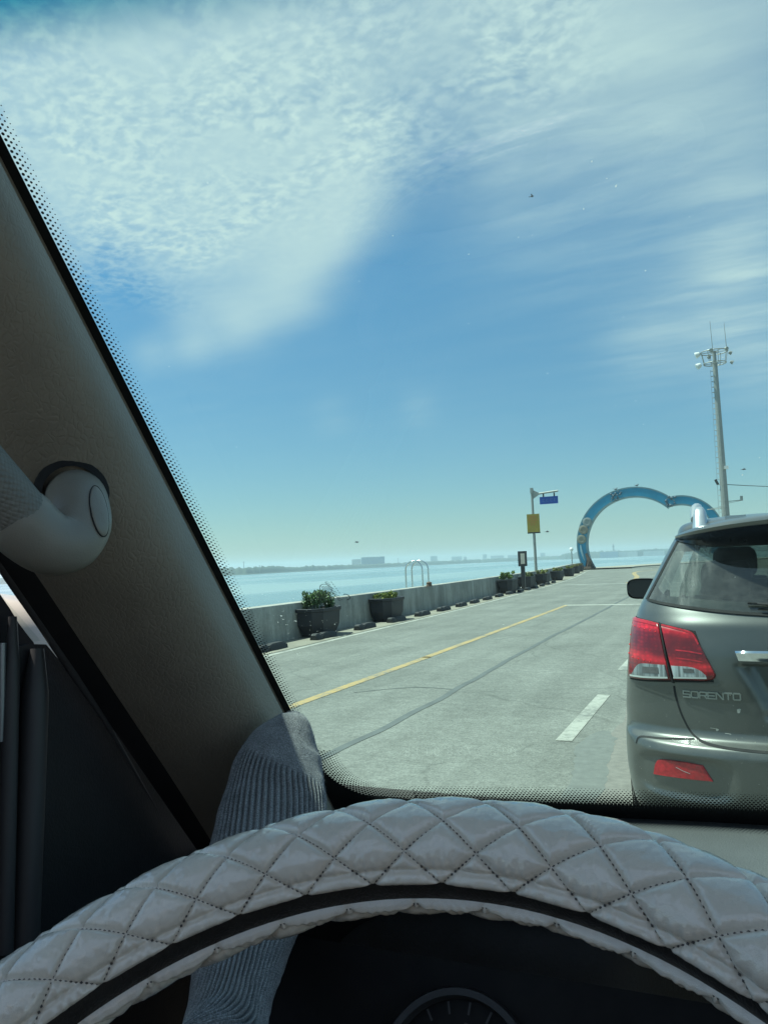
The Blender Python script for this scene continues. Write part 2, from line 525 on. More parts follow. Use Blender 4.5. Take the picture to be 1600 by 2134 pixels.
tag(g.build('sea', wm, smooth=180), kind='structure')

# the pier: asphalt deck from the sea wall to the right
g = G()
rows = []
for p in WALL:
    x1 = max(70.0, p[0] + 20)
    rows.append([(p[0] - .2 + (x1 - p[0]) * u, p[1], 0.0) for u in np.linspace(0, 1, 30)**1.6])
g.grid(rows)
tag(g.build('road', ASPH, smooth=30), kind='structure')


def strip(path, w, z, shift=0.0):
    """flat ribbon along a path"""
    g = G()
    path = [np.array(p[:2], float) for p in path]
    rows = []
    for i, p in enumerate(path):
        t = path[min(i + 1, len(path) - 1)] - path[max(i - 1, 0)]
        t /= np.linalg.norm(t)
        n = np.array([-t[1], t[0]])
        a, b_ = p + n * (w / 2 + shift), p - n * (w / 2 - shift)
        rows.append([(a[0], a[1], z), (b_[0], b_[1], z)])
    g.grid(rows)
    return g


tag(strip(EDGE, .13, .004).build('edge_line', WHITE_P), kind='structure')
YC = catmull([(-4.40, -30), (-4.40, 7.3), (-4.42, 12), (-4.47, 18), (-4.55, 24.2)], 10)
tag(strip(YC, .135, .0045).build('centre_line', YEL_P), kind='structure')
YC2 = catmull([(-4.62, 41.9), (-4.75, 46), (-5.25, 53), (-6.1, 60), (-6.7, 66.5), (-6.1, 70.5), (-4.0, 73)], 10)
tag(strip(YC2, .30, .0045).build('centre_line', YEL_P), kind='structure')
for y0 in (-1.9, 2.25, 6.42, 10.5, 14.6, 18.6, 28, 32.1, 36.2):
    tag(strip([(-1.29, y0), (-1.27, y0 + 2.2)], .135, .004).build('lane_dash', WHITE_P), kind='structure')
tag(strip([(-4.62, 24.25), (2.6, 23.9)], .42, .004).build('stop_line', WHITE_P), kind='structure')
tag(strip([(-8.3, 42.2), (-4.5, 41.5), (3.0, 40.4)], .6, .004).build('stop_line', FAINT_P), kind='structure')
# tar seams and crack fillings
def wobble(pts, amp, n=14):
    c = catmull(pts, n)
    return [(p[0] + amp * noise.noise((p[0] * 1.7, p[1] * 1.3, 3)), p[1] + amp * .5 * noise.noise((p[0], p[1] * 1.9, 9))) for p in c]


tag(strip(wobble([(-3.0, -5), (-3.03, 3), (-2.98, 5.5), (-2.95, 8), (-3.06, 13), (-3.1, 22), (-3.3, 34), (-4.1, 52)], .035), .085, .0035).build('tar_seam', TAR), kind='structure')
tag(strip(wobble([(-4.1, 8.3), (-3.5, 8.75), (-3.0, 8.7)], .06), .02, .003).build('crack_filling', TAR), kind='structure')
# patches of older and newer surfacing by the lane dash
PATCH = mat('patch_asphalt', (.150, .160, .150), .9, var=.22, vs=14, bump=.4, bs=60, detail=7)
PATCH2 = mat('old_asphalt', (.188, .180, .162), .9, var=.25, vs=16, bump=.4, bs=60, detail=7)
for nm, m_, z_, pl in (('asphalt_patch', PATCH2, .0022, [(-.80, 4.2), (-.84, 5.3), (-.98, 6.0), (-.93, 7.4), (-.98, 9.2), (-.30, 9.3), (.3, 9.2), (.3, 4.2)]), ('asphalt_patch', PATCH, .003, [(-1.02, 4.6), (-1.06, 5.6), (-1.16, 6.25), (-1.05, 6.9), (-.90, 6.6), (-.86, 5.9), (-.80, 5.2), (-.84, 4.6)])):
    c_ = catmull(pl + [pl[0]], 10)[:-1]
    g = G(); g.add([(p[0] + .035 * noise.noise((p[0] * 9, p[1] * 9, 2)), p[1] + .06 * noise.noise((p[0] * 7, p[1] * 7, 5)), z_) for p in c_], [tuple(range(len(c_)))])
    tag(g.build(nm, m_), kind='structure')
# dusty concrete strip between edge line and wall
g = G(); rows = []
SH = mat('dusty_concrete', (.24, .225, .18), .9, var=.3, vs=2.2, bump=.4, bs=25, detail=8)
for i, y in enumerate(np.arange(-30, 84, 1.0)):
    xa = float(np.interp(y, [p[1] for p in EDGE], [p[0] for p in EDGE])) - .13
    xb = float(np.interp(y, [p[1] for p in WALL], [p[0] for p in WALL])) + .002
    rows.append([(xa, y, .006), (xb, y, .006)])
g.grid(rows)
tag(g.build('verge', SH), kind='structure')

g = G(); rows = []                                                   # pale concrete apron along the end of the pier
AP = [p for p in WALL if p[1] > 85]
for i, p in enumerate(AP):
    t = AP[min(i + 1, len(AP) - 1)] - AP[max(i - 1, 0)]; t = t / np.linalg.norm(t); n = np.array([t[1], -t[0]])
    rows.append([(p[0] + n[0] * o, p[1] + n[1] * o, z) for o, z in ((-.2, -5), (-.2, .12), (.0, .14), (5.5, .14), (5.55, .006))])
g.grid(rows); tag(g.build('pier_apron', mat('pale_concrete', (.30, .285, .235), .9, var=.2, vs=.6, detail=6), smooth=20), kind='structure')

# sea wall: cast in lengths, a chamfered coping, joints between the lengths
wall = thing('sea_wall', (-8.5, 0, 0), 'long low grey concrete sea wall running along the left side of the road', 'wall')
acc = 0.0
seg, cur = [], [WALL[0]]
WALLN = [p for p in WALL if p[1] < 85.5]
for a, b_ in zip(WALLN[:-1], WALLN[1:]):
    cur.append(b_); acc += float(np.linalg.norm(b_ - a))
    if acc > 6.0: seg.append(cur); cur = [b_]; acc = 0.0
if len(cur) > 1: seg.append(cur)
for s in seg:
    g = G(); rows = []
    for i, p in enumerate(s):
        t = s[min(i + 1, len(s) - 1)] - s[max(i - 1, 0)]; t = t / np.linalg.norm(t)
        n = np.array([t[1], -t[0]])                                 # towards the road
        q = p + (t * .012 if i == 0 else (-t * .012 if i == len(s) - 1 else 0 * t))
        prof = [(0, -.02), (-.02, .70), (-.045, .75), (-.36, .755), (-.40, .72), (-.42, -5.5), (-.1, -5.5)]
        rows.append([(q[0] + n[0] * o, q[1] + n[1] * o, z) for o, z in prof])
    g.grid(rows, cv=True)
    k = len(prof)
    g.f += [tuple(range(k)), tuple((len(s) - 1) * k + j for j in range(k))[::-1]]; g.m += [0, 0]
    g.build('wall_panel', CONC, wall, (-8.5, 0, 0), smooth=25)
    t = s[-1] - s[-2]; t = t / np.linalg.norm(t)
# dark filler standing back in the joints
g = G()
for s in seg[:-1]:
    p = s[-1]; t = s[-1] - s[-2]; t = t / np.linalg.norm(t); n = np.array([t[1], -t[0]])
    c = p - n * .22
    g.box((c[0], c[1], .35), (.34, .03, .76), Matrix.Rotation(math.atan2(t[1], t[0]) - PI / 2, 3, 'Z'))
g.build('joint_filler', TAR, wall, (-8.5, 0, 0))

# ------------------------------------------------------------------ wheel stops
RUB = mat('black_rubber', (.030, .032, .034), .75, var=.35, vs=9, bump=.5, bs=40)
g = G()
prof = [(-.10, .0), (-.095, .07), (-.065, .125), (.055, .125), (.09, .07), (.10, .0)]
for y0, y1 in ((-.47, -.20), (-.155, .47)):
    ys_ = np.linspace(y0, y1, 6)
    g.grid([[(px0 * (1 - .18 * (abs(2 * (y - y0) / (y1 - y0) - 1)**4)), y, z * (1 - .25 * abs(2 * (y - y0) / (y1 - y0) - 1)**6)) for px0, z in prof] for y in ys_])
    n0 = len(g.v) - 36
    g.f += [tuple(n0 + j for j in range(6)), tuple(n0 + 30 + j for j in range(6))[::-1]]; g.m += [0, 0]
g.box((0, -.18, .035), (.14, .06, .07))
stop0 = g.build('wheel_stop', RUB, None, (0, 0, 0), smooth=35)
STOPLAB = {0: 'black rubber wheel stop nearest the windscreen pillar at the foot of the sea wall',
           1: 'black rubber wheel stop in front of the planter with the bushy dark green shrub',
           2: 'black rubber wheel stop standing free between the two nearest planters',
           3: 'black rubber wheel stop in front of the planter with bright yellow-green plants'}
ORD = ['first', 'second', 'third', 'fourth', 'fifth', 'sixth', 'seventh']
sy = [12.3, 14.45, 16.6, 18.6, 20.6, 22.6, 24.6, 26.4, 28.4, 30.5, 32.5]
for i, y in enumerate(sy):
    o = stop0 if i == 0 else stop0.copy()
    if i: C.objects.link(o)
    xe = float(np.interp(y, [p[1] for p in EDGE], [p[0] for p in EDGE]))
    xe2 = float(np.interp(y + 1, [p[1] for p in EDGE], [p[0] for p in EDGE]))
    o.location = (xe - .40, y, .008)
    o.rotation_euler = (0, 0, -math.atan2(xe2 - xe, 1.0) * 1 + rng.normal() * .02)
    tag(o, STOPLAB.get(i, f'{ORD[i - 4]} free standing black wheel stop past the planter with yellow-green plants'), 'wheel stop', 'wheel stops along the edge line')
for i, y in enumerate((34.6, 36.4, 38.6, 40.8, 43.0, 45.6)):
    o = stop0.copy(); C.objects.link(o)
    xe = float(np.interp(y, [p[1] for p in EDGE], [p[0] for p in EDGE]))
    o.location = (xe - .32, y, .008); o.rotation_euler = (0, 0, .07)
    tag(o, f'{ORD[i]} small black wheel stop before the far row of planters, counted from the near end', 'wheel stop', 'wheel stops before the far planters')

# ------------------------------------------------------------------ planters and what grows in them
TUB = mat('planter_plastic', (.024, .025, .031), .6, var=.25, vs=4, bump=.15, bs=20)
SOIL = mat('soil', (.07, .05, .035), .95, var=.4, vs=20, bump=.8, bs=40)
PLB = (0, 0, 0)


def planter_proto():
    r = thing('planter', PLB, 'planter', 'planter', 'planters along the sea wall')
    L, Wd = .64, .34
    octo = [(-Wd, -L * .62), (-Wd * .55, -L), (Wd * .55, -L), (Wd, -L * .62), (Wd, L * .62), (Wd * .55, L), (-Wd * .55, L), (-Wd, L * .62)]
    g = G()
    lev = [(.05, .76), (.24, .93), (.52, .97), (.54, 1.03), (.60, 1.04), (.61, 1.0), (.60, .93), (.52, .90)]
    g.grid([[(x * s, y * s, z) for x, y in octo] for z, s in lev], cv=True)
    g.f.append(tuple(range(8))); g.m.append(0)
    g.build('tub', TUB, r, PLB, smooth=20)
    g = G()
    g.prism([(x * .89, y * .89) for x, y in octo], .04, off=(0, 0, .52))
    g.build('soil', SOIL, r, PLB)
    for y in (-.36, .36):
        g = G(); g.box((0, y, .025), (.44, .10, .05)); g.build('foot', TUB, r, PLB)
    return r


LEAF = [mat('leaf_dark', (.035, .075, .025), .6, var=.35, vs=9), mat('leaf_mid', (.06, .125, .035), .55, var=.35, vs=9), mat('leaf_light', (.11, .19, .05), .55, var=.3, vs=9)]
LEAFY = [mat('leaf_lime', (.15, .21, .03), .55, var=.3, vs=9), mat('leaf_yellow', (.30, .30, .045), .6, var=.3, vs=9), mat('leaf_green', (.07, .13, .035), .55, var=.3, vs=9)]
LEAFD = [mat('leaf_olive', (.17, .17, .05), .65, var=.3, vs=9), mat('leaf_ochre', (.30, .26, .08), .65, var=.3, vs=9), mat('leaf_straw', (.22, .19, .10), .7, var=.3, vs=9)]


def bush(g, ext, n, size, clumps, up=.2, mats=3, seed=1):
    r = np.random.default_rng(seed)
    cl = [(r.uniform(-1, 1) * ext[0] * .75, r.uniform(-1, 1) * ext[1] * .75, r.uniform(.15, 1) * ext[2], r.uniform(.5, 1)) for _ in range(clumps)]
    for k in range(n):
        c = cl[r.integers(len(cl))]
        d = r.normal(size=3); d /= np.linalg.norm(d)
        rad = .33 * min(ext) * c[3] * 1.3 * r.random()**.4
        p = np.array([c[0] + d[0] * rad * 1.1, c[1] + d[1] * rad * 1.3, max(.02, c[2] + d[2] * rad)])
        a = np.array([r.normal(), r.normal(), r.normal() + up]); a /= np.linalg.norm(a)
        b_ = np.cross(a, r.normal(size=3)); b_ /= np.linalg.norm(b_)
        s = size * r.uniform(.6, 1.4)
        nb = np.cross(a, b_) * s * .12
        g.add([p - b_ * s * .30, p + a * s * .5 + nb, p + b_ * s * .30, p - a * s * .5 + nb], [(0, 1, 2), (0, 2, 3)], int(r.integers(mats)))
    for c in cl:
        g.tube([(c[0] * .8, c[1] * .8, 0), (c[0] * .9, c[1] * .9, c[2] * .5), (c[0], c[1], c[2] * .8)], [.007, .005, .002], n=4, cap=False, m=0)


def edge_dir(y):
    xs0 = np.interp([y, y + 1], [p[1] for p in EDGE], [p[0] for p in EDGE])
    return float(xs0[0]), -math.atan2(xs0[1] - xs0[0], 1.0) * -1


proto = planter_proto()
PLANTS = [(15.05, 'nearest black planter, holding the bushy dark green shrub'), (18.95, 'second black planter, holding bright yellow-green plants'),
          (33.5, 'black planter with fresh green leaves just before the dark post'), (38.0, 'black planter partly hidden behind the dark post'),
          (43.5, 'black planter at the foot of the tall sign pole'), (50.5, 'first black planter past the tall sign pole'), (60.0, 'second black planter past the tall sign pole'),
          (69.0, 'third black planter past the tall sign pole'), (77.0, 'farthest black planter, close to the foot of the blue arch')]
SHL = ['bushy dark green shrub in the nearest black planter', 'low bright yellow-green plants in the second planter', 'fresh green leafy plant in the planter before the dark post',
       'green plants in the planter behind the dark post', 'dull yellow plants in the planter below the sign pole', 'dull yellow plants in the first planter past the sign pole',
       'dull yellow plants in the second planter past the sign pole', 'olive plants in the third planter past the sign pole', 'dry straw plants in the farthest planter by the blue arch']
for i, (y, lab) in enumerate(PLANTS):
    x, a = edge_dir(y)
    loc = (x - (.82 if i < 2 else .66), y, .008)
    o = proto if i == 0 else copy_tree(proto, loc, 0, lab)
    o.location = loc; o['label'] = lab
    o.rotation_euler = (0, 0, a + rng.normal() * .03)
    g = G()
    if i == 0: bush(g, (.30, .50, .40), 3200, .055, 26, seed=3); ms = LEAF
    elif i == 1: bush(g, (.28, .56, .17), 1900, .05, 34, up=.8, seed=5); ms = LEAFY
    elif i == 2: bush(g, (.30, .52, .34), 900, .09, 12, up=.6, seed=8); ms = [LEAF[1], LEAF[2], LEAFY[0]]
    else: bush(g, (.28, .58, .21), 620, .09, 26, up=.7, seed=10 + i); ms = [LEAF[1], LEAFY[2], LEAFD[0]] if i == 3 else (LEAFD if i > 6 else [LEAFD[0], LEAFD[1], LEAFY[0]])
    s = thing('shrub', (loc[0], loc[1], loc[2] + .56), SHL[i], 'plant', 'plants in the planters', o.rotation_euler[2])
    tag(g.build('foliage', ms, s, (0, 0, 0)), kind='stuff')

# ------------------------------------------------------------------ steel ladder hoops over the wall
STEEL = mat('stainless_steel', (.62, .63, .62), .22, metal=1.0, var=.08, vs=6)
hx, hy = -8.90, 23.55
lad = thing('boat_ladder', (hx, hy, .75), 'pair of shiny stainless steel ladder hoops standing on the sea wall', 'ladder')
for dy in (-.27, .27):
    g = G()
    path = [(hx + .0, hy + dy, .74)]
    path += [(hx - .29 + .29 * math.cos(a), hy + dy, 1.28 + .29 * math.sin(a)) for a in np.linspace(0, PI, 22)]
    path += [(hx - .58, hy + dy, 0.4), (hx - .58, hy + dy, -2.5)]
    g.tube(path, .026, n=12)
    g.build('hoop', STEEL, lad, (hx, hy, .75), smooth=40)
    g = G(); g.tube([(hx, hy + dy, .745), (hx, hy + dy, .76)], .06, n=14); g.build('base_flange', STEEL, lad, (hx, hy, .75), smooth=40)
for k in range(8):
    g = G(); z = .35 - k * .3
    g.tube([(hx - .58, hy - .27, z), (hx - .58, hy + .27, z)], .016, n=8); g.build('rung', STEEL, lad, (hx, hy, .75), smooth=40)
bol = G(); bol.prism([(.10 * math.cos(a), .10 * math.sin(a)) for a in np.linspace(0, 2 * PI, 12, endpoint=False)], .09, top=.8, off=(-8.6, 23.05, .745)); bol.ball((-8.6, 23.05, .85), .09, sc=(1, 1, .55))
tag(bol.build('mooring_bollard', mat('rusty_iron', (.13, .085, .06), .8, var=.4, vs=20), None, (-8.6, 23.05, .745), smooth=40), 'small rusty bollard on the wall beside the steel hoops', 'bollard')

# ------------------------------------------------------------------ posts and signs
GALV = mat('galvanised_steel', (.30, .31, .29), .5, metal=.35, var=.15, vs=5)
DARKM = mat('dark_painted_metal', (.035, .036, .038), .5, var=.2, vs=6)
pb = Vector((-8.78, 36.4, .006))
post = thing('bollard_post', pb, 'short dark post with a small framed box on top beside the planters', 'post')
g = G(); g.box((pb.x, pb.y, .62), (.17, .17, 1.24)); g.build('post', DARKM, post, pb)
g = G(); g.box((pb.x + .02, pb.y - .06, 1.50), (.40, .16, .72)); g.build('box_frame', DARKM, post, pb)
g = G(); g.box((pb.x + .05, pb.y - .145, 1.50), (.20, .012, .50)); g.build('notice', mat('cream_paper', (.55, .5, .42), .8, var=.2, vs=6), post, pb)

sb = Vector((-10.08, 45.0, 0))
sgn = thing('sign_pole', sb, 'tall galvanised pole carrying a blue road name plate and a yellow board', 'sign')
SGK = 45.0 / 41.5
topz = 5.15
g = G(); g.tube([(sb.x, sb.y, 0), (sb.x, sb.y, topz)], [.085, .065], n=14); g.build('pole', GALV, sgn, sb, smooth=40)
g = G(); g.box((sb.x, sb.y, topz + .02), (.15, .15, .30)); g.prism([(0, -.28), (.42, 0), (0, .28)], .05); 
g.v = g.v[:8]; g.f = g.f[:6]; g.m = g.m[:6]
g.add([(sb.x + .07, sb.y - .05, topz + .05), (sb.x + .07, sb.y + .05, topz + .05), (sb.x + .07, sb.y + .05, topz - .42), (sb.x + .07, sb.y - .05, topz - .42), (sb.x + .40, sb.y - .04, topz - .13), (sb.x + .40, sb.y + .04, topz - .13), (sb.x + .40, sb.y + .04, topz - .21), (sb.x + .40, sb.y - .04, topz - .21)],
      [(0, 1, 5, 4), (1, 2, 6, 5), (2, 3, 7, 6), (3, 0, 4, 7), (4, 5, 6, 7), (3, 2, 1, 0)])
g.build('bracket', GALV, sgn, sb)
g = G(); g.tube([(sb.x + .38, sb.y, topz - .17), (sb.x + 1.42, sb.y, topz - .09)], .055, n=10); g.build('arm', GALV, sgn, sb, smooth=40)
for dx in (.62, 1.20):
    g = G(); g.box((sb.x + dx, sb.y, topz - .27), (.07, .05, .20)); g.build('hanger', DARKM, sgn, sb)
BLUE = mat('blue_sign', (.012, .07, .33), .45, var=.12, vs=4)
g = G(); g.box((sb.x + .90, sb.y, topz - .56), (.98, .05, .40)); bp_ = g.build('name_plate', BLUE, sgn, sb)
WPL = mat('white_sign_print', (.07, .14, .38), .5, var=.1)
g = G()
for dx, w in ((-.28, .14), (-.08, .15), (.14, .15), (.32, .08)):                 # the strokes of the lettering, too small to read in the photograph
    g.box((sb.x + .90 + dx, sb.y - .028, topz - .50), (w, .004, .035)); g.box((sb.x + .90 + dx - w * .3, sb.y - .028, topz - .56), (.03, .004, .12)); g.box((sb.x + .90 + dx, sb.y - .0285, topz - .62), (w * .8, .004, .03))
tag(g.build('lettering', WPL, bp_, sb), kind='stuff')
YB = mat('yellow_board', (.30, .22, .035), .6, var=.22, vs=3)
g = G(); g.box((sb.x + .02, sb.y - .11, 3.40), (.68, .06, .98)); yb = g.build('yellow_board', YB, sgn, sb)
g = G(); g.box((sb.x + .02, sb.y - .10, 2.875), (.69, .05, .07)); g.build('board_edge', DARKM, yb, sb)
REDP = mat('red_sign_print', (.45, .10, .03), .6, var=.3, vs=8)
g = G()
for k, (z, w) in enumerate(((3.75, .4), (3.64, .48), (3.53, .5), (3.42, .44), (3.31, .3))):
    n = int(w / .1)
    for q in range(n):
        g.box((sb.x + .0 - w / 2 + (q + .5) * w / n, sb.y - .1415, z), (.055, .004, .05 if (q + k) % 3 else .03))
tag(g.build('lettering', REDP, yb, sb), kind='stuff')

sgn.scale = (SGK, SGK, SGK); sgn.location.z = 1.5 * (1 - SGK)

# ------------------------------------------------------------------ the blue arch over the road
AY = 86.0
c1 = at(1322, 1133, Y=AY); e1_ = at(1202, 1128, Y=AY); t1_ = at(1326, 1013, Y=AY)
R1 = ((c1 - e1_).length + (c1 - t1_).length) / 2
R1i = R1 * (98 / 120)
c2 = at(1418, 1115, Y=AY); R2 = R1 * (82 / 120); R2i = R2 * (62 / 82)
arch = thing('blue_arch', (c1.x - R1, AY, 0), 'big blue ring shaped arch of two joined curves spanning the road', 'arch')
AB = (c1.x - R1, AY, 0)
ABLUE = mat('arch_blue', (.022, .25, .41), .45, var=.15, vs=.8)
AGREY = mat('arch_grey_trim', (.16, .27, .31), .55, var=.2, vs=1)
j = c2.x - c1.x
def arc(c, r0, r1, a0, a1, dep, y0, n=48):
    g = G(); rows = []
    for a in np.linspace(a0, a1, n):
        ca, sa = math.cos(a), math.sin(a)
        rows.append([(c.x + r * ca, y0 + d, c.z + r * sa) for r, d in ((r0, 0), (r1, 0), (r1, dep), (r0, dep))])
    g.grid(rows, cv=True)
    g.f += [(0, 1, 2, 3), tuple(4 * (n - 1) + k for k in (3, 2, 1, 0))]; g.m += [0, 0]
    return g
a_joint1 = math.atan2(at(1397, 1040, Y=AY).z - c1.z, at(1397, 1040, Y=AY).x - c1.x)
a_joint2 = math.atan2(at(1397, 1040, Y=AY).z - c2.z, at(1397, 1040, Y=AY).x - c2.x)
a_foot = PI + math.asin(min(.97, (c1.z - .25) / ((R1 + R1i) / 2)))
th_ = (R1 - R1i) * .13
for c, r0, r1, a0, a1, dy in ((c1, R1i, R1, a_joint1 - .07, a_foot, 0), (c2, R2i, R2, -.62, a_joint2 + .10, .012)):
    arc(c, r0 + th_, r1 - th_, a0, a1, 1.0, AY + .03 + dy).build('face_panel', ABLUE, arch, AB, smooth=30)
    arc(c, r1 - th_ * .98, r1, a0, a1, 1.1, AY + dy).build('outer_rim', AGREY, arch, AB, smooth=30)
    arc(c, r0, r0 + th_ * .98, a0, a1, 1.1, AY + dy).build('inner_rim', AGREY, arch, AB, smooth=30)
RUST = mat('rusty_brown_steel', (.10, .075, .06), .8, var=.4, vs=3)
for (x, y) in ((1283, 1034), (1397, 1044)):
    p = at(x, y, Y=AY)
    g = G()
    for k in range(16):
        q = (p.x + random.uniform(-.55, .55), AY - .05 - random.random() * .12, p.z + random.uniform(-.5, .5))
        g.ball(q, random.uniform(.07, .15), 6, 4)
    tag(g.build('ornament', mat('dark_ornament', (.10, .15, .19), .6, var=.4, vs=3), arch, AB, smooth=60), kind='stuff')
for (x, y, col) in ((1223, 1088, 'a'), (1215, 1104, 'b'), (1211, 1124, 'c')):
    p = at(x, y, Y=AY)
    g = G()
    rr = .50
    g.add([(p.x + rr * r * math.cos(a), AY - d, p.z + rr * r * math.sin(a)) for r, d in ((1, 0), (1, .06), (.85, .09), (.55, .09), (.5, .05), (.01, .05)) for a in np.linspace(0, 2 * PI, 24, endpoint=False)],
          [(i * 24 + k, i * 24 + (k + 1) % 24, (i + 1) * 24 + (k + 1) % 24, (i + 1) * 24 + k) for i in range(5) for k in range(24)])
    mcol = {'a': (.25, .28, .27), 'b': (.24, .22, .17), 'c': (.25, .25, .20)}[col]
    g.build('emblem_disc', mat('emblem_' + col, mcol, .6, var=.2, vs=4), arch, AB, smooth=30)
g = G()                                                              # a pale curved stroke low on the leg
pth = [at(x, y, Y=AY - .06) for x, y in ((1209, 1135), (1211, 1148), (1214, 1158), (1217, 1168))]
g.tube(pth, [.05, .11, .09, .03], n=6, squash=.3); g.build('painted_stroke', mat('pale_blue_paint', (.30, .45, .50), .5), arch, AB)
fp = at(1226, 1188, Y=AY)
g = G(); g.prism([(-.6, -.9), (1.0, -.9), (1.0, 1.6), (-.6, 1.6)], .35, top=.9, off=(fp.x - .6, AY + .3, 0)); g.build('plinth', RUST, arch, AB)
a0 = at(1223, 1157, Y=AY); b0 = at(1241, 1190, Y=AY)
g = G()                                                              # dark triangular stay on the road side
g.add([(a0.x, AY - .1, a0.z), (b0.x, AY - .1, 0), (b0.x - 1.15, AY - .1, 0), (a0.x, AY + .9, a0.z), (b0.x, AY + .9, 0), (b0.x - 1.15, AY + .9, 0)], [(0, 1, 2), (5, 4, 3), (0, 3, 4, 1), (1, 4, 5, 2), (2, 5, 3, 0)])
g.build('stay', [mat('dark_stay', (.03, .032, .035), .6)], arch, AB)
g = G(); g.tube([(a0.x - .1, AY - .14, a0.z + .2), (a0.x + .25, AY - .14, a0.z * .55), (a0.x + .1, AY - .14, .3)], [.12, .25, .2], n=6); g.build('rusty_brace', RUST, arch, AB)
for (x, y) in ((1282, 1019), (1326, 1011)):
    p = at(x, y, Y=AY + .5)
    g = G(); g.ball((p.x, p.y, p.z - .02), .11, 8, 6, (1.5, .8, .7)); g.ball((p.x + .15, p.y, p.z + .09), .055, 6, 4); g.box((p.x - .19, p.y, p.z + .01), (.17, .07, .03), Matrix.Rotation(.5, 3, 'Y'))
    g.tube([(p.x, p.y, p.z - .22), (p.x, p.y, p.z)], .02, n=4)
    s = g.build('seagull', mat('gull_grey', (.10, .10, .11), .7), None, tuple(p), smooth=60)
    tag(s, 'small dark gull perched on the left shoulder of the blue arch' if x == 1282 else 'small dark gull perched on top of the blue arch', 'bird', 'gulls around the arch')
# small round lamp left of the arch and dry weeds along the wall
lp = at(1192, 1180, Y=80)
g = G(); g.tube([(lp.x, 80, .2), (lp.x, 80, 2.1)], .05, n=8); lamp = g.build('lamp_post', GALV, None, (lp.x, 80, .2), smooth=40)
tag(lamp, 'small lamp post with a white globe left of the arch foot', 'lamp post')
g = G(); g.ball((lp.x, 80, 2.25), .2, 12, 8); g.build('lamp_globe', mat('white_globe', (.75, .75, .72), .4), lamp, (lp.x, 80, .2), smooth=60)

# ------------------------------------------------------------------ mast with floodlights
MY = 75.0
mb = at(1517, 1080, Y=MY); mt = at(1483.5, 757, Y=MY)
mx, mtop = (mb.x + mt.x) / 2, mt.z
px_m = (at(1500, 900, Y=MY) - at(1501, 900, Y=MY)).length
mast = thing('light_mast', (mx, MY, 0), 'tall grey steel mast with floodlights and aerials, rising behind the car', 'mast')
MB_ = (mx, MY, 0)
g = G(); n = 12
zs = np.linspace(0, mtop, 10)
g.grid([[(mx + (.37 - .17 * z / mtop) * math.cos(2 * PI * k / n), MY + (.37 - .17 * z / mtop) * math.sin(2 * PI * k / n), z) for k in range(n)] for z in zs], cv=True)
g.build('shaft', GALV, mast, MB_, smooth=20)
for k in range(1, 11):
    pass
g = G()
for k in range(34):
    z = 1.5 + k * (mtop - 2.2) / 33
    r = .37 - .17 * z / mtop
    g.tube([(mx - r + .02, MY - .05, z), (mx - r - .17, MY - .05, z), (mx - r - .17, MY + .12, z), (mx - r + .02, MY + .12, z)], .02, n=4)
tag(g.build('step_irons', GALV, mast, MB_), kind='stuff')
g = G(); g.tube([(mx - .60 + .2 * z / mtop, MY + .03, z) for z in np.linspace(1, mtop - .6, 8)], .014, n=5); g.build('safety_cable', GALV, mast, MB_)
for z, r in ((mtop - .05, .95), (mtop + 1.0, 1.15)):
    g = G(); g.tube([(mx + r * math.cos(a), MY + r * math.sin(a), z) for a in np.linspace(0, 2 * PI, 25)], .045, n=6, cap=False)
    for a in np.linspace(0, 2 * PI, 6, endpoint=False): g.tube([(mx, MY, z), (mx + r * math.cos(a), MY + r * math.sin(a), z)], .035, n=5)
    tag(g.build('ring_rail', GALV, mast, MB_), kind='stuff')
g = G()
for a in np.linspace(.3, 2 * PI + .3, 8, endpoint=False): g.tube([(mx + .95 * math.cos(a), MY + .95 * math.sin(a), mtop - .05), (mx + 1.15 * math.cos(a), MY + 1.15 * math.sin(a), mtop + 1.0)], .03, n=5)
tag(g.build('cage_bars', GALV, mast, MB_), kind='stuff')
g = G(); g.tube([(mx, MY, mtop - .1), (mx, MY, mtop + 1.1)], .16, n=10); g.build('top_shaft', GALV, mast, MB_, smooth=40)
FW = mat('floodlight_white', (.70, .70, .67), .4)
for (a, z, tl) in ((PI * 1.0, mtop + .95, .3), (PI * 1.08, mtop - .15, .5), (PI * 1.45, mtop + .9, .5), (PI * .1, mtop + .85, .4), (PI * .02, mtop - .1, .5), (PI * 1.75, mtop + .95, .4), (PI * .6, mtop + .95, .4)):
    cx_, cy_ = mx + 1.38 * math.cos(a), MY + 1.38 * math.sin(a)
    rot = Matrix.Rotation(a, 3, 'Z') @ Matrix.Rotation(tl, 3, 'Y')
    g = G()
    big = abs(a - PI) < .4
    s = .95 if big else .6
    rows = []
    for x0, r in ((-.22, .10), (-.18, .20), (.05, .27), (.22, .30), (.24, .26)):
        rows.append([Vector((cx_, cy_, z)) + rot @ Vector((x0 * s, r * s * math.cos(2 * PI * k / 14), r * s * math.sin(2 * PI * k / 14))) for k in range(14)])
    g.grid(rows, cv=True); g.f += [tuple(range(14)), tuple(56 + k for k in range(14))[::-1]]; g.m += [0, 0]
    g.build('floodlight', FW if big else GALV, mast, MB_, smooth=40)
for dx, L in ((-.1, 2.9), (1.05, 2.55)):
    g = G(); g.tube([(mx + dx, MY, mtop + 1.0), (mx + dx - .06, MY, mtop + 1.0 + L)], [.035, .018], n=5); g.build('aerial', GALV, mast, MB_)
p = at(1543, 1042, Y=MY)
g = G(); g.tube([(mx + .3, MY, p.z - .05), (p.x, MY, p.z)], .035, n=6); g.tube([(mx + .3, MY, p.z - .2), (p.x, MY, p.z - .05)], .02, n=5); g.box((p.x + .05, MY, p.z + .15), (.22, .22, .42)); g.build('camera_arm', GALV, mast, MB_)
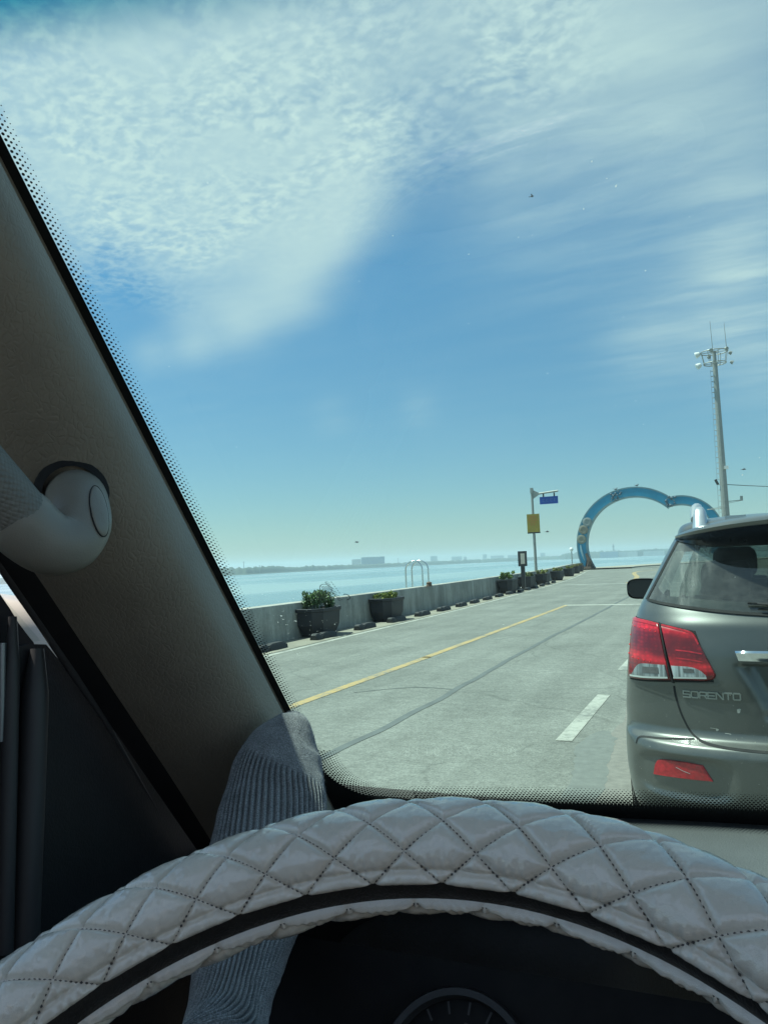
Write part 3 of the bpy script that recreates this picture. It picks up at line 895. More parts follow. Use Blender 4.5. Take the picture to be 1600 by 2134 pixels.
p = at(1495, 1060, Y=MY)
g = G(); g.tube([(mx - .3, MY, p.z), (p.x - .9, MY, p.z - .04)], .035, n=6); g.tube([(mx - .3, MY, p.z + .12), (p.x - .9, MY, p.z)], .02, n=5); g.build('side_arm', GALV, mast, MB_)
p = at(1510, 975, Y=MY)
g = G(); g.box((mx + .32, MY - .3, p.z), (.35, .3, .28)); g.build('white_box', FW, mast, MB_)
p = at(1502, 1004, Y=MY)
g = G(); g.box((mx - .55, MY - .1, p.z), (.22, .2, .5), Matrix.Rotation(-.4, 3, 'Y')); g.build('loudspeaker', DARKM, mast, MB_)
g = G()
z0 = at(1512, 1010, Y=MY).z
g.tube([(mx + .3 + 36 * u, MY, z0 - 1.3 * 4 * u * (1 - u)) for u in np.linspace(0, 1, 24)], .03, n=5)
tag(g.build('overhead_cable', DARKM, None, (mx + .3, MY, z0)), 'thin dark cable running from the mast to the right', 'cable')

# ------------------------------------------------------------------ gulls in the air
for (x, y, d, lab) in ((1140, 1108, 60, 'tiny gull in the air right of the yellow board'), (744, 1130, 90, 'tiny gull far off above the blue shed on the horizon'), (1549, 978, 70, 'tiny gull flying right of the tall mast'), (1108, 409, 40, 'tiny dark bird high in the blue sky')):
    p = at(x, y, D=d)
    g = G(); s = d / 60 * .16
    g.ball((p.x, p.y, p.z), s * .5, 8, 6, (1.8, .6, .6))
    for sg in (-1, 1):
        g.add([(p.x - s * .25, p.y, p.z + s * .1), (p.x + s * .3, p.y, p.z + s * .1), (p.x + s * .2, p.y + sg * s * 1.0, p.z + s * .55), (p.x - s * .1, p.y + sg * s * 1.9, p.z + s * .25)], [(0, 1, 2, 3)])
        g.add([(p.x - s * .25, p.y, p.z + s * .04), (p.x + s * .3, p.y, p.z + s * .04), (p.x + s * .2, p.y + sg * s * 1.0, p.z + s * .5), (p.x - s * .1, p.y + sg * s * 1.9, p.z + s * .2)], [(3, 2, 1, 0)])
    g.tube([(p.x - s * .8, p.y, p.z), (p.x - s * 1.4, p.y, p.z)], [s * .2, s * .3], n=5, squash=.3)
    tag(g.build('seagull', MATS['gull_grey'], None, tuple(p)), lab, 'bird', 'gulls in the sky')

# ------------------------------------------------------------------ far shore
SHORE = [(-1500, 1400, 6), (-300, 1320, 7), (200, 1050, 8), (440, 930, 9), (512, 950, 9.5), (640, 1150, 8), (760, 1350, 7), (880, 1560, 8), (1000, 1750, 8), (1120, 1850, 8.5), (1165, 1800, 9), (1180, 1700, 14), (1250, 1700, 15), (1320, 1750, 14), (1380, 1900, 15), (1500, 2000, 13), (1800, 2200, 12), (2600, 2300, 12), (4000, 2000, 14)]
pts = []
for (x, rr, h) in SHORE:
    d = ray(x, 1160); az = math.atan2(d[0], d[1])
    pts.append((az, rr, h))
pts = [(-2.9, 1500, 9), (-2.0, 1500, 8), (-1.5, 1450, 7)] + [p for p in pts if p[0] > -1.3] + [(1.3, 2000, 14), (2.0, 1900, 12), (2.9, 1700, 10)]
azs = np.concatenate([np.linspace(-2.9, -.95, 60), np.linspace(-.94, .35, 900), np.linspace(.36, 2.9, 80)])
rngs = np.interp(azs, [p[0] for p in pts], [p[1] for p in pts]); hts = np.interp(azs, [p[0] for p in pts], [p[2] for p in pts])
g = G(); rows = []
for az, rr, h in zip(azs, rngs, hts):
    s = az * 260
    n1 = noise.noise((s * .12, 1, 0)); n2 = noise.noise((s * .9, 4, 0)); n3 = noise.noise((s * 3.1, 7, 0)); n4 = noise.noise((s * 9, 2, 0))
    hh = h * (1.0 + .28 * n1 + .20 * n2 + .14 * n3 + .10 * n4)
    def q(r_, z): return (math.sin(az) * (rr + r_), math.cos(az) * (rr + r_), z)
    rows.append([q(0, -4.3), q(2, -3.3), q(14, -2.9), q(18, -4 + hh * .55), q(24, -4 + hh * .85), q(40, -4 + hh), q(70, -4 + hh * .9 * (1 + .1 * n2)), q(160, -4 + hh * .8)])
g.grid(rows)
fs = mat('far_woodland', (.035, .055, .035), .9, var=.4, vs=.05, detail=6)
tag(g.build('far_shore', fs, smooth=40), kind='structure')

FB_M = mat('far_building_pale', (.45, .45, .43), .8, var=.15, vs=.1)
FB_B = mat('far_building_blue', (.14, .22, .32), .8, var=.15, vs=.05)
FB_W = mat('far_window', (.10, .12, .14), .3)


def far_building(x0, x1, ytop, dist, m, label, cat='building', floors=0, roof=0.0):
    a, b_ = ray(x0, 1165), ray(x1, 1165)
    aa, ab = math.atan2(a[0], a[1]), math.atan2(b_[0], b_[1])
    mid = (aa + ab) / 2
    w = dist * (ab - aa)
    top = at((x0 + x1) / 2, ytop, D=dist).z
    c = Vector((math.sin(mid) * dist, math.cos(mid) * dist, -4))
    h = top + 4
    r = thing('far_building', c, label, cat, 'buildings on the far shore')
    rot = Matrix.Rotation(-mid, 3, 'Z')
    g = G(); g.box(c + Vector((0, 0, h / 2)), (w, w * .5 + 8, h), rot); g.build('wall', m, r, c)
    g = G(); g.box(c + Vector((0, 0, h + .4)), (w * 1.01, w * .5 + 8.4, .8), rot); g.build('roof', FB_M, r, c)
    if floors:
        n = max(2, int(w / 6))
        for k in range(floors):
            g = G()
            for q in range(n):
                g.box(c + rot @ Vector((-w / 2 + (q + .5) * w / n, -(w * .25 + 4.02), h * (k + .6) / (floors + .3))), (w / n * .55, .12, h / floors * .45), rot)
            g.build('window_row', FB_W, r, c)
    return r


far_building(753, 801, 1161.5, 1500, FB_B, 'long pale blue shed on the hazy horizon left of the hoops')
far_building(733, 752, 1166.5, 1500, FB_M, 'low pale block left of the blue shed on the horizon')
far_building(897, 911, 1159.5, 2000, FB_M, 'small pale apartment block just right of the steel hoops, far off')
far_building(941, 962, 1160.5, 2050, FB_M, 'grey block on the horizon, left of a wider one')
far_building(966, 972, 1161, 2050, FB_M, 'slim hazy block on the horizon between two wider ones')
far_building(1006, 1014, 1155.8, 2100, FB_M, 'tallest slim tower block on the horizon left of the sign pole')
far_building(1022, 1050, 1158.5, 2150, FB_M, 'group of low hazy flats right of the slim tower block')
far_building(1058, 1078, 1157.5, 2150, FB_M, 'hazy flats on the horizon left of the dark post')
far_building(1126, 1136, 1153, 2150, FB_M, 'pale tower on the horizon just right of the sign pole')
far_building(1289, 1328, 1150.5, 1690, FB_M, 'long low white shed on the water under the arch')
far_building(1340, 1384, 1149, 1800, FB_M, 'low white sheds at the waterline beside the grey car')
far_building(1250, 1288, 1150, 1680, FB_B, 'dark bluish shed on the shore below the arch')
tw = at(1278, 1150, D=1750)
g = G(); h = at(1278, 1134, D=1750).z + 4
for dx in (-1.6, 1.6):
    for dy in (-1.6, 1.6): g.tube([(tw.x + dx, tw.y + dy, -4), (tw.x + dx * .3, tw.y + dy * .3, -4 + h)], .5, n=4)
for k in range(6):
    z = -4 + h * k / 6; s = 1.6 * (1 - .7 * k / 6)
    g.tube([(tw.x - s, tw.y - s, z), (tw.x + s, tw.y - s, z + h / 6), (tw.x + s, tw.y + s, z), (tw.x - s, tw.y + s, z + h / 6), (tw.x - s, tw.y - s, z)], .35, n=4)
g.box((tw.x, tw.y, -4 + h * .82), (4.5, 4.5, 1.5))
tag(g.build('lattice_tower', FB_W, None, (tw.x, tw.y, -4)), 'thin lattice tower on the far shore seen through the arch', 'tower')
# posts standing in the water far left
for i, (x, yt) in enumerate(((508, 1170), (541, 1178), (829, 1163))):
    p = at(x, yt, D=1000 if x < 600 else 1500)
    g = G(); g.tube([(p.x, p.y, -4), (p.x, p.y, p.z)], .35, n=5); g.box((p.x, p.y, p.z - 1.0), (2.6, .3, .3))
    tag(g.build('power_pole', FB_W, None, (p.x, p.y, -4)), ['faint power pole on the shore nearest the windscreen pillar', 'faint short power pole on the left shore', 'faint power pole between the blue shed and the hoops'][i], 'pole', 'power poles on the far shore')

# ================================================================== THE GREY CAR AHEAD
XC, Y0 = .43, 3.75
CB = (XC, Y0, 0)
Wd_ = ([.2, .30, .5, .7, .85, 1.0, 1.12, 1.2, 1.25, 1.4, 1.56, 1.60], [.90, .925, .945, .945, .935, .915, .888, .865, .842, .765, .68, .655])
YR_ = ([.2, .30, .40, .5, .57, .61, .645, .68, .8, .9, 1.0, 1.1, 1.2, 1.3, 1.45, 1.56, 1.6], [.08, .03, .005, 0, .0, .015, .07, .085, .085, .08, .085, .105, .15, .215, .31, .385, .42])
YF_ = ([.2, .35, .5, .8, .92, .98, 1.03, 1.08, 1.15, 1.3, 1.5, 1.6], [4.50, 4.65, 4.68, 4.64, 4.56, 4.35, 4.0, 3.62, 3.42, 3.18, 2.86, 2.70])
DDR, NXR = .5, 3.0


def ss(x, a, b):
    t = np.clip((x - a) / (b - a), 0, 1)
    return t * t * (3 - 2 * t)


def rear_y(x, z):
    w = spl(*Wd_, z)
    q = np.clip(np.abs(x) / w, 0, 1)
    y = spl(*YR_, z) + DDR * (1 - (1 - q**NXR)**(1 / NXR))
    # number plate recess under the chrome bar
    hw = .40 - .10 * np.clip((.985 - z) / .2, 0, 1)
    y = y + .045 * ss(hw - np.abs(x), -.02, .06) * ss(z, .725, .76) * ss(.985 - z, -.004, .012)
    # shoulder crease over the lamps and shallow hollow round the bumper reflectors
    y = y - .006 * np.exp(-((z - 1.155) / .03)**2) * ss(.80 - np.abs(x), 0, .2)
    dx, dz = (np.abs(x) - .665) / .19, (z - .47) / .085
    y = y + .022 * ss(1.25 - (dx**4 + dz**4)**.25, 0, .35)
    return y


def rear_p(x, z, off=0.0):
    """a point on the rear skin of the car, moved outwards by off"""
    e = .004
    y = float(rear_y(x, z))
    tx = Vector((2 * e, float(rear_y(x + e, z) - rear_y(x - e, z)), 0))
    tz = Vector((0, float(rear_y(x, z + e) - rear_y(x, z - e)), 2 * e))
    n = tz.cross(tx).normalized()
    if n.y > 0: n = -n
    p = Vector((x, y, z)) + n * off
    return Vector((p.x + XC, p.y + Y0, p.z))


car = thing('car', CB, 'grey metallic sport utility car seen from behind, filling the right edge', 'car')
PAINT = bpy.data.materials.new('grey_metallic_paint'); PAINT.use_nodes = True
t = NT(PAINT.node_tree)
co = t.n('ShaderNodeTexCoord').outputs['Object']
b = t.n('ShaderNodeBsdfPrincipled')
fl_ = t.n('ShaderNodeTexNoise', ins={'Vector': co, 'Scale': 900.0, 'Detail': 1.0})
du = t.n('ShaderNodeTexNoise', ins={'Vector': co, 'Scale': 5.0, 'Detail': 7.0, 'Roughness': .7})
zz_ = t.n('ShaderNodeSeparateXYZ', ins={0: co}).outputs[2]
dust = t.m('MULTIPLY', t.mapr(du.outputs[0], .35, .7), t.mapr(zz_, 1.0, .2, .08, .28))
base = t.vm('SCALE', (.112, .118, .112)); t.set(base.node.inputs['Scale'], t.mapr(fl_.outputs[0], .3, .7, .85, 1.15))
t.set(b.inputs['Base Color'], t.mix(dust, base, (.16, .15, .125, 1)))
t.set(b.inputs['Metallic'], t.m('SUBTRACT', .65, t.m('MULTIPLY', dust, .7)))
t.set(b.inputs['Roughness'], t.mapr(dust, 0, .4, .36, .55))
b.inputs['Coat Weight'].default_value = .6; b.inputs['Coat Roughness'].default_value = .1
t.n('ShaderNodeOutputMaterial', ins={0: b.outputs[0]})
BLK = mat('black_plastic', (.010, .011, .013), .55, var=.2, vs=8)
GAP = mat('panel_gap', (.006, .007, .008), .8)
CHROME = mat('chrome', (.72, .74, .76), .09, metal=1.0, var=.04)
CGLASS = glass_mat('car_window_glass', (.40, .45, .42), 2.2, dirt=.10)


def zb_(x): return 1.192 + .07 * (np.abs(x) / .8)**2
def xs_(z): return .80 - .16 * (z - 1.265) / .295


def side_window(y, z):
    """openings in the flank, y from the tail"""
    if not 1.12 < z < 1.50: return False
    yr0, yf0 = .62 + (z - 1.12) * .9, 3.35 - (z - 1.12) * 1.35
    if not yr0 < y < yf0: return False
    return not any(abs(y - p) < .05 for p in (1.28, 2.25))


zsl = np.concatenate([np.linspace(.2, .56, 30), np.linspace(.57, .70, 28), np.linspace(.71, 1.6, 110)])
NRr = 150
al = np.concatenate([np.linspace(-1, -.86, 26)[:-1], np.linspace(-.86, .86, NRr), np.linspace(.86, 1, 26)[1:]]) * PI / 2
rows = []
for z in zsl:
    w = float(spl(*Wd_, z)); yf = float(spl(*YF_, z)); yr = float(spl(*YR_, z))
    xr = w * np.sign(np.sin(al)) * np.abs(np.sin(al))**(2 / NXR)
    xr = np.clip(xr, -w * .9999, w * .9999)
    yrr = rear_y(xr, z)
    row = [(x, y) for x, y in zip(xr, yrr)]
    Df = .75 if z < 1.0 else .35
    for u in np.linspace(0, 1, 60)[1:-1]: row.append((w, yr + DDR + (yf - Df - yr - DDR) * u))
    for a in np.linspace(PI / 2, -PI / 2, 40):
        row.append((w * np.sign(math.sin(a)) * abs(math.sin(a))**(2 / 2.6), yf - Df * (1 - abs(math.cos(a))**(2 / 2.6))))
    for u in np.linspace(1, 0, 60)[1:-1]: row.append((-w, yr + DDR + (yf - Df - yr - DDR) * u))
    rows.append([(p[0] + XC, p[1] + Y0, z) for p in row])
n = len(rows[0])
g = G()
vs, fs = [p for r in rows for p in r], []
for i in range(len(rows) - 1):
    for j in range(n):
        jn = (j + 1) % n
        x = (rows[i][j][0] + rows[i + 1][jn][0]) / 2 - XC; y = (rows[i][j][1] + rows[i + 1][jn][1]) / 2 - Y0; z = (rows[i][j][2] + rows[i + 1][j][2]) / 2
        if z > 1.15 and y < 1.0 and z > zb_(x) and abs(x) < xs_(z) and z < 1.545: continue
        if abs(x) > .55 and y > .55 and side_window(y, z): continue
        if y > 2.6 and 1.12 < z < 1.53 and abs(x) < float(spl(*Wd_, z)) * .86 and y > float(spl(*YF_, z)) - .22: continue
        fs.append((i * n + j, i * n + jn, (i + 1) * n + jn, (i + 1) * n + j))
g.add(vs, fs)
o = g.build('body', PAINT, car, CB, smooth=40)
# roof, domed inwards from the top slice
g = G(); top = np.array(rows[-1]); cc = np.array([XC, Y0 + 1.55, 0])
R_ = []
for s, zc in ((1.0, 0), (.992, .022), (.975, .040), (.95, .052), (.90, .064), (.8, .078), (.65, .090), (.45, .098), (.2, .102), (.02, .103)):
    R_.append([(cc[0] + (p[0] - cc[0]) * s, cc[1] + (p[1] - cc[1]) * s, 1.6 + zc) for p in top])
g.grid(R_, cv=True)
g.build('roof', PAINT, car, CB, smooth=50)
# black wheel-arch trims, wheels and the dark underside
g = G(); g.box((XC, Y0 + 2.35, .25), (1.6, 4.0, .12)); g.build('underbody', BLK, car, CB)
TYRE = mat('tyre_rubber', (.02, .02, .021), .8, var=.3, vs=20); RIMM = mat('alloy', (.45, .46, .46), .35, metal=.9)
for sx in (-1, 1):
    for y in (.95, 3.65):
        def ring(prof, nn=32):
            gg = G(); gg.grid([[(XC + sx * x, Y0 + y + r * math.cos(2 * PI * k / nn), .36 + r * math.sin(2 * PI * k / nn)) for k in range(nn)] for x, r in prof], cv=True); return gg
        wh = ring([(.70, .24), (.72, .33), (.75, .36), (.92, .36), (.955, .33), (.955, .24)]).build('wheel', TYRE, car, CB, smooth=40)
        ring([(.94, .24), (.945, .22), (.90, .20), (.92, .05), (.925, .001)]).build('rim', RIMM, wh, CB, smooth=40)
        gg = ring([(.952, .40), (.952, .36)]); gg.build('arch_trim', BLK, car, CB)


def patch(name, m, lo, hi, off, edge=.006, parent=car, nu=26, nv=14, drop=.012, jit=None):
    """panel lying on the rear skin between two edge curves lo and hi (lists of (x, z)); its rim bends down onto the skin"""
    lo = catmull(lo, 8); hi = catmull(hi, 8)
    L = lambda c, u: (float(np.interp(u, np.linspace(0, 1, len(c)), [q[0] for q in c])), float(np.interp(u, np.linspace(0, 1, len(c)), [q[1] for q in c])))
    us = np.concatenate([[0, .0], np.linspace(.015, .985, nu), [1.0, 1.0]]); vs_ = np.concatenate([[0, 0], np.linspace(.03, .97, nv), [1, 1]])
    g = G(); rows = []
    for i, u in enumerate(us):
        a, b_ = L(lo, u), L(hi, u); row = []
        for k, v in enumerate(vs_):
            x, z = a[0] + (b_[0] - a[0]) * v, a[1] + (b_[1] - a[1]) * v
            rim = i in (0, len(us) - 1) or k in (0, len(vs_) - 1)
            half = i in (1, len(us) - 2) or k in (1, len(vs_) - 2)
            row.append(rear_p(x, z, -drop if rim else (off * .55 if half else off)))
        rows.append(row)
    g.grid(rows)
    return g.build(name, m, parent, CB, smooth=50)


def seam(name, pts, w, off, m, parent=car, n=8):
    c = catmull(pts, n); g = G(); rows = []
    for i, p in enumerate(c):
        t_ = c[min(i + 1, len(c) - 1)] - c[max(i - 1, 0)]; t_ = t_ / np.linalg.norm(t_); q = np.array([-t_[1], t_[0]]) * w / 2
        rows.append([rear_p(p[0] + q[0], p[1] + q[1], off), rear_p(p[0] - q[0], p[1] - q[1], off)])
    g.grid(rows)
    return g.build(name, m, parent, CB)


# rear window
g = G(); rows = []
for u in np.linspace(-1, 1, 60):
    row = []
    for v in np.linspace(0, 1, 24):
        z0 = float(zb_(u * .80)); z = z0 + (1.56 - z0) * v; x = u * (float(xs_(z)) if z > 1.265 else .80)
        row.append(rear_p(x, z, .004))
    rows.append(row)
g.grid(rows)
rw = g.build('rear_window', CGLASS, car, CB, smooth=180)
g = G()
for sg in (1,):
    rows = []
    for u in np.linspace(-1, 1, 60):
        z0 = float(zb_(u * .80)); rows.append([rear_p(u * .80, z0 - .006, .006), rear_p(u * .795, z0 + .006, .006)])
    g.grid(rows)
for sx in (-1, 1):
    rows = []
    for v in np.linspace(0, 1, 24):
        z = 1.262 + (1.57 - 1.262) * v; x = float(xs_(z))
        rows.append([rear_p(sx * (x + .006), z, .006), rear_p(sx * (x - .006), z, .006)])
    g.grid(rows)
g.build('window_seal', GAP, rw, CB)
g = G(); rows = []
for u in np.linspace(-1, 1, 60):
    z0 = float(zb_(u * .80)); rows.append([rear_p(u * .80, z0, .001), rear_p(u * .79, z0 + .035 + .02 * (1 - u * u), .001)])
g.grid(rows); g.build('printed_border', BLK, rw, CB)
# wiper
g = G(); g.tube([rear_p(.02, 1.185, .03), rear_p(-.18, 1.225, .03), rear_p(-.30, 1.235, .03)], [.012, .009, .006], n=6)
g.tube([rear_p(.12, 1.225, .018), rear_p(-.1, 1.228, .018), rear_p(-.34, 1.243, .018)], .006, n=5); g.build('wiper', BLK, car, CB)
# window panes in flank and front
for name, cond in (('side_window', 0), ('windscreen', 1)):
    if cond == 0:
        for sx in (-1, 1):
            g = G(); rows = []
            for z in np.linspace(1.11, 1.51, 8):
                w = float(spl(*Wd_, z)) - .006
                rows.append([(XC + sx * w, Y0 + y, z) for y in np.linspace(.62 + (z - 1.12) * .9, 3.35 - (z - 1.12) * 1.35, 10)])
            g.grid(rows); g.build('side_window', CGLASS, car, CB, smooth=180)
    else:
        g = G(); rows = []
        for z in np.linspace(1.11, 1.545, 8):
            w = float(spl(*Wd_, z)); yf = float(spl(*YF_, z))
            rows.append([(XC + w * .9 * u, Y0 + yf - .35 * (1 - (1 - abs(.9 * u)**2.6)**(1 / 2.6)) - .004, z) for u in np.linspace(-1, 1, 16)])
        g.grid(rows); g.build('windscreen', CGLASS, car, CB, smooth=180)
# what shows inside: floor, three rows of seats, steering wheel
SEAT = mat('dark_seat_cloth', (.05, .05, .052), .85, var=.2, vs=15)
g = G(); g.box((XC, Y0 + 2.0, .62), (1.6, 3.2, .08)); g.build('cabin_floor', BLK, car, CB)


def rbox(g, c, s, r=.05, rot=None):
    """softly rounded box"""
    rows = []
    for v in np.linspace(-1, 1, 9):
        k = (1 - abs(v)**4 * .25)
        rows.append([Vector((c[0], c[1], c[2])) + (rot or Matrix.Identity(3)) @ Vector((s[0] / 2 * k * np.sign(math.cos(a)) * abs(math.cos(a))**.4, s[1] / 2 * k * np.sign(math.sin(a)) * abs(math.sin(a))**.4, s[2] / 2 * v)) for a in np.linspace(0, 2 * PI, 24, endpoint=False)])
    g.grid(rows, cv=True); o = len(g.v) - 9 * 24
    g.f += [tuple(o + k for k in range(24))[::-1], tuple(o + 8 * 24 + k for k in range(24))]; g.m += [0, 0]


for (x, y, w, h) in ((-.36, 2.15, .50, .66), (.36, 2.15, .50, .66), (-.42, 1.25, .55, .58), (.42, 1.25, .55, .58)):
    g = G(); rbox(g, (XC + x, Y0 + y - .12, .66 + h / 2), (w, .17, h), rot=Matrix.Rotation(.22, 3, 'X')); rbox(g, (XC + x, Y0 + y + .2, .72), (w, .5, .16))
    st = g.build('seat', SEAT, car, CB, smooth=50)
    g = G(); rbox(g, (XC + x, Y0 + y - .24, .66 + h + .10), (.27, .11, .19), rot=Matrix.Rotation(.2, 3, 'X')); g.build('headrest', SEAT, st, CB, smooth=50)
g = G(); g.box((XC, Y0 + 3.15, .95), (1.5, .5, .3)); g.build('dashboard', BLK, car, CB)
g = G(); g.tube([(XC - .36 + .18 * math.cos(a), Y0 + 2.85 - .07 * math.sin(a), 1.05 + .17 * math.sin(a)) for a in np.linspace(0, 2 * PI, 25)], .016, n=6, cap=False); g.build('steering_wheel', BLK, car, CB)

# spoiler over the rear window: silver top and lip, black underside
sxs = np.concatenate([np.linspace(-.662, -.60, 10), np.linspace(-.59, .59, 50), np.linspace(.60, .662, 10)])
top_r, und_r = [], []
for x in sxs:
    q = abs(x) / .662
    e = (1 - q**5)
    yb = float(rear_y(x * .98, 1.585))
    ylip = yb - .235 * e**.6 - .004; zl = 1.585 + .055 * (1 - q**2.2)
    roofy, roofz = yb + .16, 1.594 + .081 * (1 - q**4)
    th = .022 * e**.5 + .002
    zt = zl
    ek = .06 + .94 * (1 - q**5)
    top_r.append([(XC + x, Y0 + roofy, roofz - .004 - .012 * q**8), (XC + x, Y0 + yb + .03, zl + .034 * ek), (XC + x, Y0 + (yb + ylip) / 2, zl + .026 * ek), (XC + x, Y0 + ylip + .02, zl + .010 * ek), (XC + x, Y0 + ylip, zl - .002), (XC + x, Y0 + ylip + .004, zl - th * .6), (XC + x, Y0 + ylip + .014, zl - th)])
    zlow = float(1.568 - .050 * (1 - q**6))
    und_r.append([(XC + x, Y0 + ylip + .010, zl - th + .001), (XC + x, Y0 + ylip + .05, zl - th - .012), (XC + x, Y0 + (ylip * .4 + yb * .6), (zl - th) * .45 + zlow * .55), (XC + x, Y0 + float(rear_y(x * .98, zlow)) - .008, zlow), (XC + x, Y0 + float(rear_y(x * .98, zlow)) + .03, zlow + .004)])
g = G(); g.grid(top_r); sp = g.build('spoiler', PAINT, car, CB, smooth=50)
g = G(); g.grid(und_r); g.build('spoiler_underside', mat('gloss_black_plastic', (.006, .008, .012), .25, var=.1), sp, CB, smooth=50)
# roof rails
RAIL = mat('satin_silver_rail', (.62, .64, .65), .32, metal=.75, var=.06)
for sx in (-1, 1):
    g = G()
    g.tube([(XC + sx * .545, Y0 + y, z) for y, z in ((.62, 1.665), (.70, 1.715), (.80, 1.735), (1.2, 1.745), (2.2, 1.745), (2.6, 1.725), (2.75, 1.66))], [.030, .034, .030, .024, .024, .024, .03], n=10)
    rl = g.build('roof_rail', RAIL, car, CB, smooth=50)
    g = G(); rows = []
    for z, w, d in ((1.615, .052, .09), (1.635, .050, .085), (1.68, .044, .07), (1.715, .036, .055), (1.732, .022, .03), (1.736, .004, .005)):
        rows.append([(XC + sx * .528 + w * .78 * np.sign(math.cos(a)) * abs(math.cos(a))**.6, Y0 + .62 + (1.66 - z) * -.25 + d * np.sign(math.sin(a)) * abs(math.sin(a))**.6, z) for a in np.linspace(0, 2 * PI, 24, endpoint=False)])
    g.grid(rows, cv=True); g.build('rail_foot', RAIL, rl, CB, smooth=50)
g = G(); g.tube([(XC - .09, Y0 + .66, 1.685), (XC - .06, Y0 + .60, 1.715), (XC - .03, Y0 + .55, 1.73)], [.012, .006, .003], n=6); g.build('aerial', BLK, car, CB)
g = G(); g.box((XC - .36, Y0 + .62, 1.668), (.10, .05, .02)); g.build('roof_clip', RAIL, car, CB)
# mirrors
for sx in (-1, 1):
    g = G(); rows = []
    c = Vector((XC + sx * 1.05, Y0 + 2.95, 1.215))
    for y, s in ((-.055, .96), (-.05, 1.0), (.0, .98), (.06, .8), (.10, .45), (.11, .02)):
        rows.append([(c.x + .125 * s * np.sign(math.cos(a)) * abs(math.cos(a))**.55, c.y + y, c.z + .085 * s * np.sign(math.sin(a)) * abs(math.sin(a))**.6) for a in np.linspace(0, 2 * PI, 28, endpoint=False)])
    g.grid(rows, cv=True); mr = g.build('door_mirror', BLK, car, CB, smooth=50)
    g = G(); g.add([(c.x + .112 * np.sign(math.cos(a)) * abs(math.cos(a))**.55, c.y - .053, c.z + .073 * np.sign(math.sin(a)) * abs(math.sin(a))**.6) for a in np.linspace(0, 2 * PI, 28, endpoint=False)], [tuple(range(28))]); g.build('mirror_glass', mat('mirror_silver', (.02, .022, .025), .3, var=.02), mr, CB)
    g = G(); g.box((XC + sx * .93, Y0 + 2.98, 1.17), (.16, .06, .05)); g.build('mirror_arm', BLK, mr, CB)
    g = G(); g.ball((c.x + sx * .118, c.y + .01, c.z - .01), .03, 10, 8, (.35, 1.2, 1.6)); g.build('indicator', FW, mr, CB, smooth=50)

# tail lamps
def lens_mat(name, col, rough=.12, emit=0.0, stripes=0.0):
    m = bpy.data.materials.new(name); m.use_nodes = True
    t = NT(m.node_tree); co = t.n('ShaderNodeTexCoord').outputs['Object']
    b = t.n('ShaderNodeBsdfPrincipled')
    mp = t.n('ShaderNodeMapping', ins={'Vector': co, 'Scale': (stripes or 60.0, 2.0, 1.5 if stripes else 60.0)})
    nz = t.n('ShaderNodeTexNoise', ins={'Vector': mp.outputs[0], 'Scale': 1.0, 'Detail': 2.0})
    nz2 = t.n('ShaderNodeTexNoise', ins={'Vector': co, 'Scale': 9.0, 'Detail': 3.0})
    k = t.m('MULTIPLY', t.mapr(nz.outputs[0], .3, .7, .45 if stripes else .78, 1.5 if stripes else 1.2), t.mapr(nz2.outputs[0], .3, .7, .8, 1.2))
    c = t.vm('SCALE', col); t.set(c.node.inputs['Scale'], k)
    t.set(b.inputs['Base Color'], c)
    b.inputs['Roughness'].default_value = .35; b.inputs['Coat Weight'].default_value = .6; b.inputs['Coat Roughness'].default_value = .04
    if stripes: b.inputs['Metallic'].default_value = .5
    t.n('ShaderNodeOutputMaterial', ins={0: b.outputs[0]})
    return m


RED = lens_mat('red_lens', (.24, .004, .008))
t = NT(RED.node_tree)                                                 # rows of reflectors behind the red lens
co = t.n('ShaderNodeTexCoord').outputs['Object']
b = t.n('ShaderNodeBsdfPrincipled')
z_ = t.n('ShaderNodeSeparateXYZ', ins={0: co}).outputs[2]
x_ = t.n('ShaderNodeSeparateXYZ', ins={0: co}).outputs[0]
zt = t.m('ADD', z_, t.m('MULTIPLY', t.m('SUBTRACT', .7, t.m('ABSOLUTE', x_)), .12))
def bump_(c, w): return t.m('EXPONENT', t.m('MULTIPLY', t.m('POWER', t.m('DIVIDE', t.m('SUBTRACT', zt, c), w), 2.0), -1.0))
rows_k = t.m('ADD', t.m('ADD', bump_(1.128, .017), bump_(.985, .020)), t.m('MULTIPLY', bump_(1.155, .006), .8))
vz = t.n('ShaderNodeTexVoronoi', ins={'Vector': t.n('ShaderNodeMapping', ins={'Vector': co, 'Scale': (46.0, 4.0, 60.0)}).outputs[0], 'Scale': 1.0, 'Randomness': .35})
nz = t.n('ShaderNodeTexNoise', ins={'Vector': co, 'Scale': 16.0, 'Detail': 4.0})
ky = t.m('MULTIPLY', t.m('ADD', .48, t.m('MULTIPLY', rows_k, 1.05)), t.m('MULTIPLY', t.mapr(vz.outputs['Distance'], .1, .6, 1.25, .75), t.mapr(nz.outputs[0], .3, .7, .75, 1.25)))
c = t.vm('SCALE', (.36, .006, .012)); t.set(c.node.inputs['Scale'], ky); t.set(b.inputs['Base Color'], c)
b.inputs['Roughness'].default_value = .3; b.inputs['Coat Weight'].default_value = .6; b.inputs['Coat Roughness'].default_value = .04
t.n('ShaderNodeOutputMaterial', ins={0: b.outputs[0]})
RED2 = lens_mat('bright_red_lens', (.42, .010, .018))
CLEAR = lens_mat('clear_ribbed_lens', (.32, .34, .34), stripes=75.0)
WL = mat('pale_lens_edge', (.42, .45, .43), .3, var=.05)
LED = mat('led_glint', (.95, .035, .05), .12, var=.05)  # LED reflectors, with sun glints put into their bright red colour
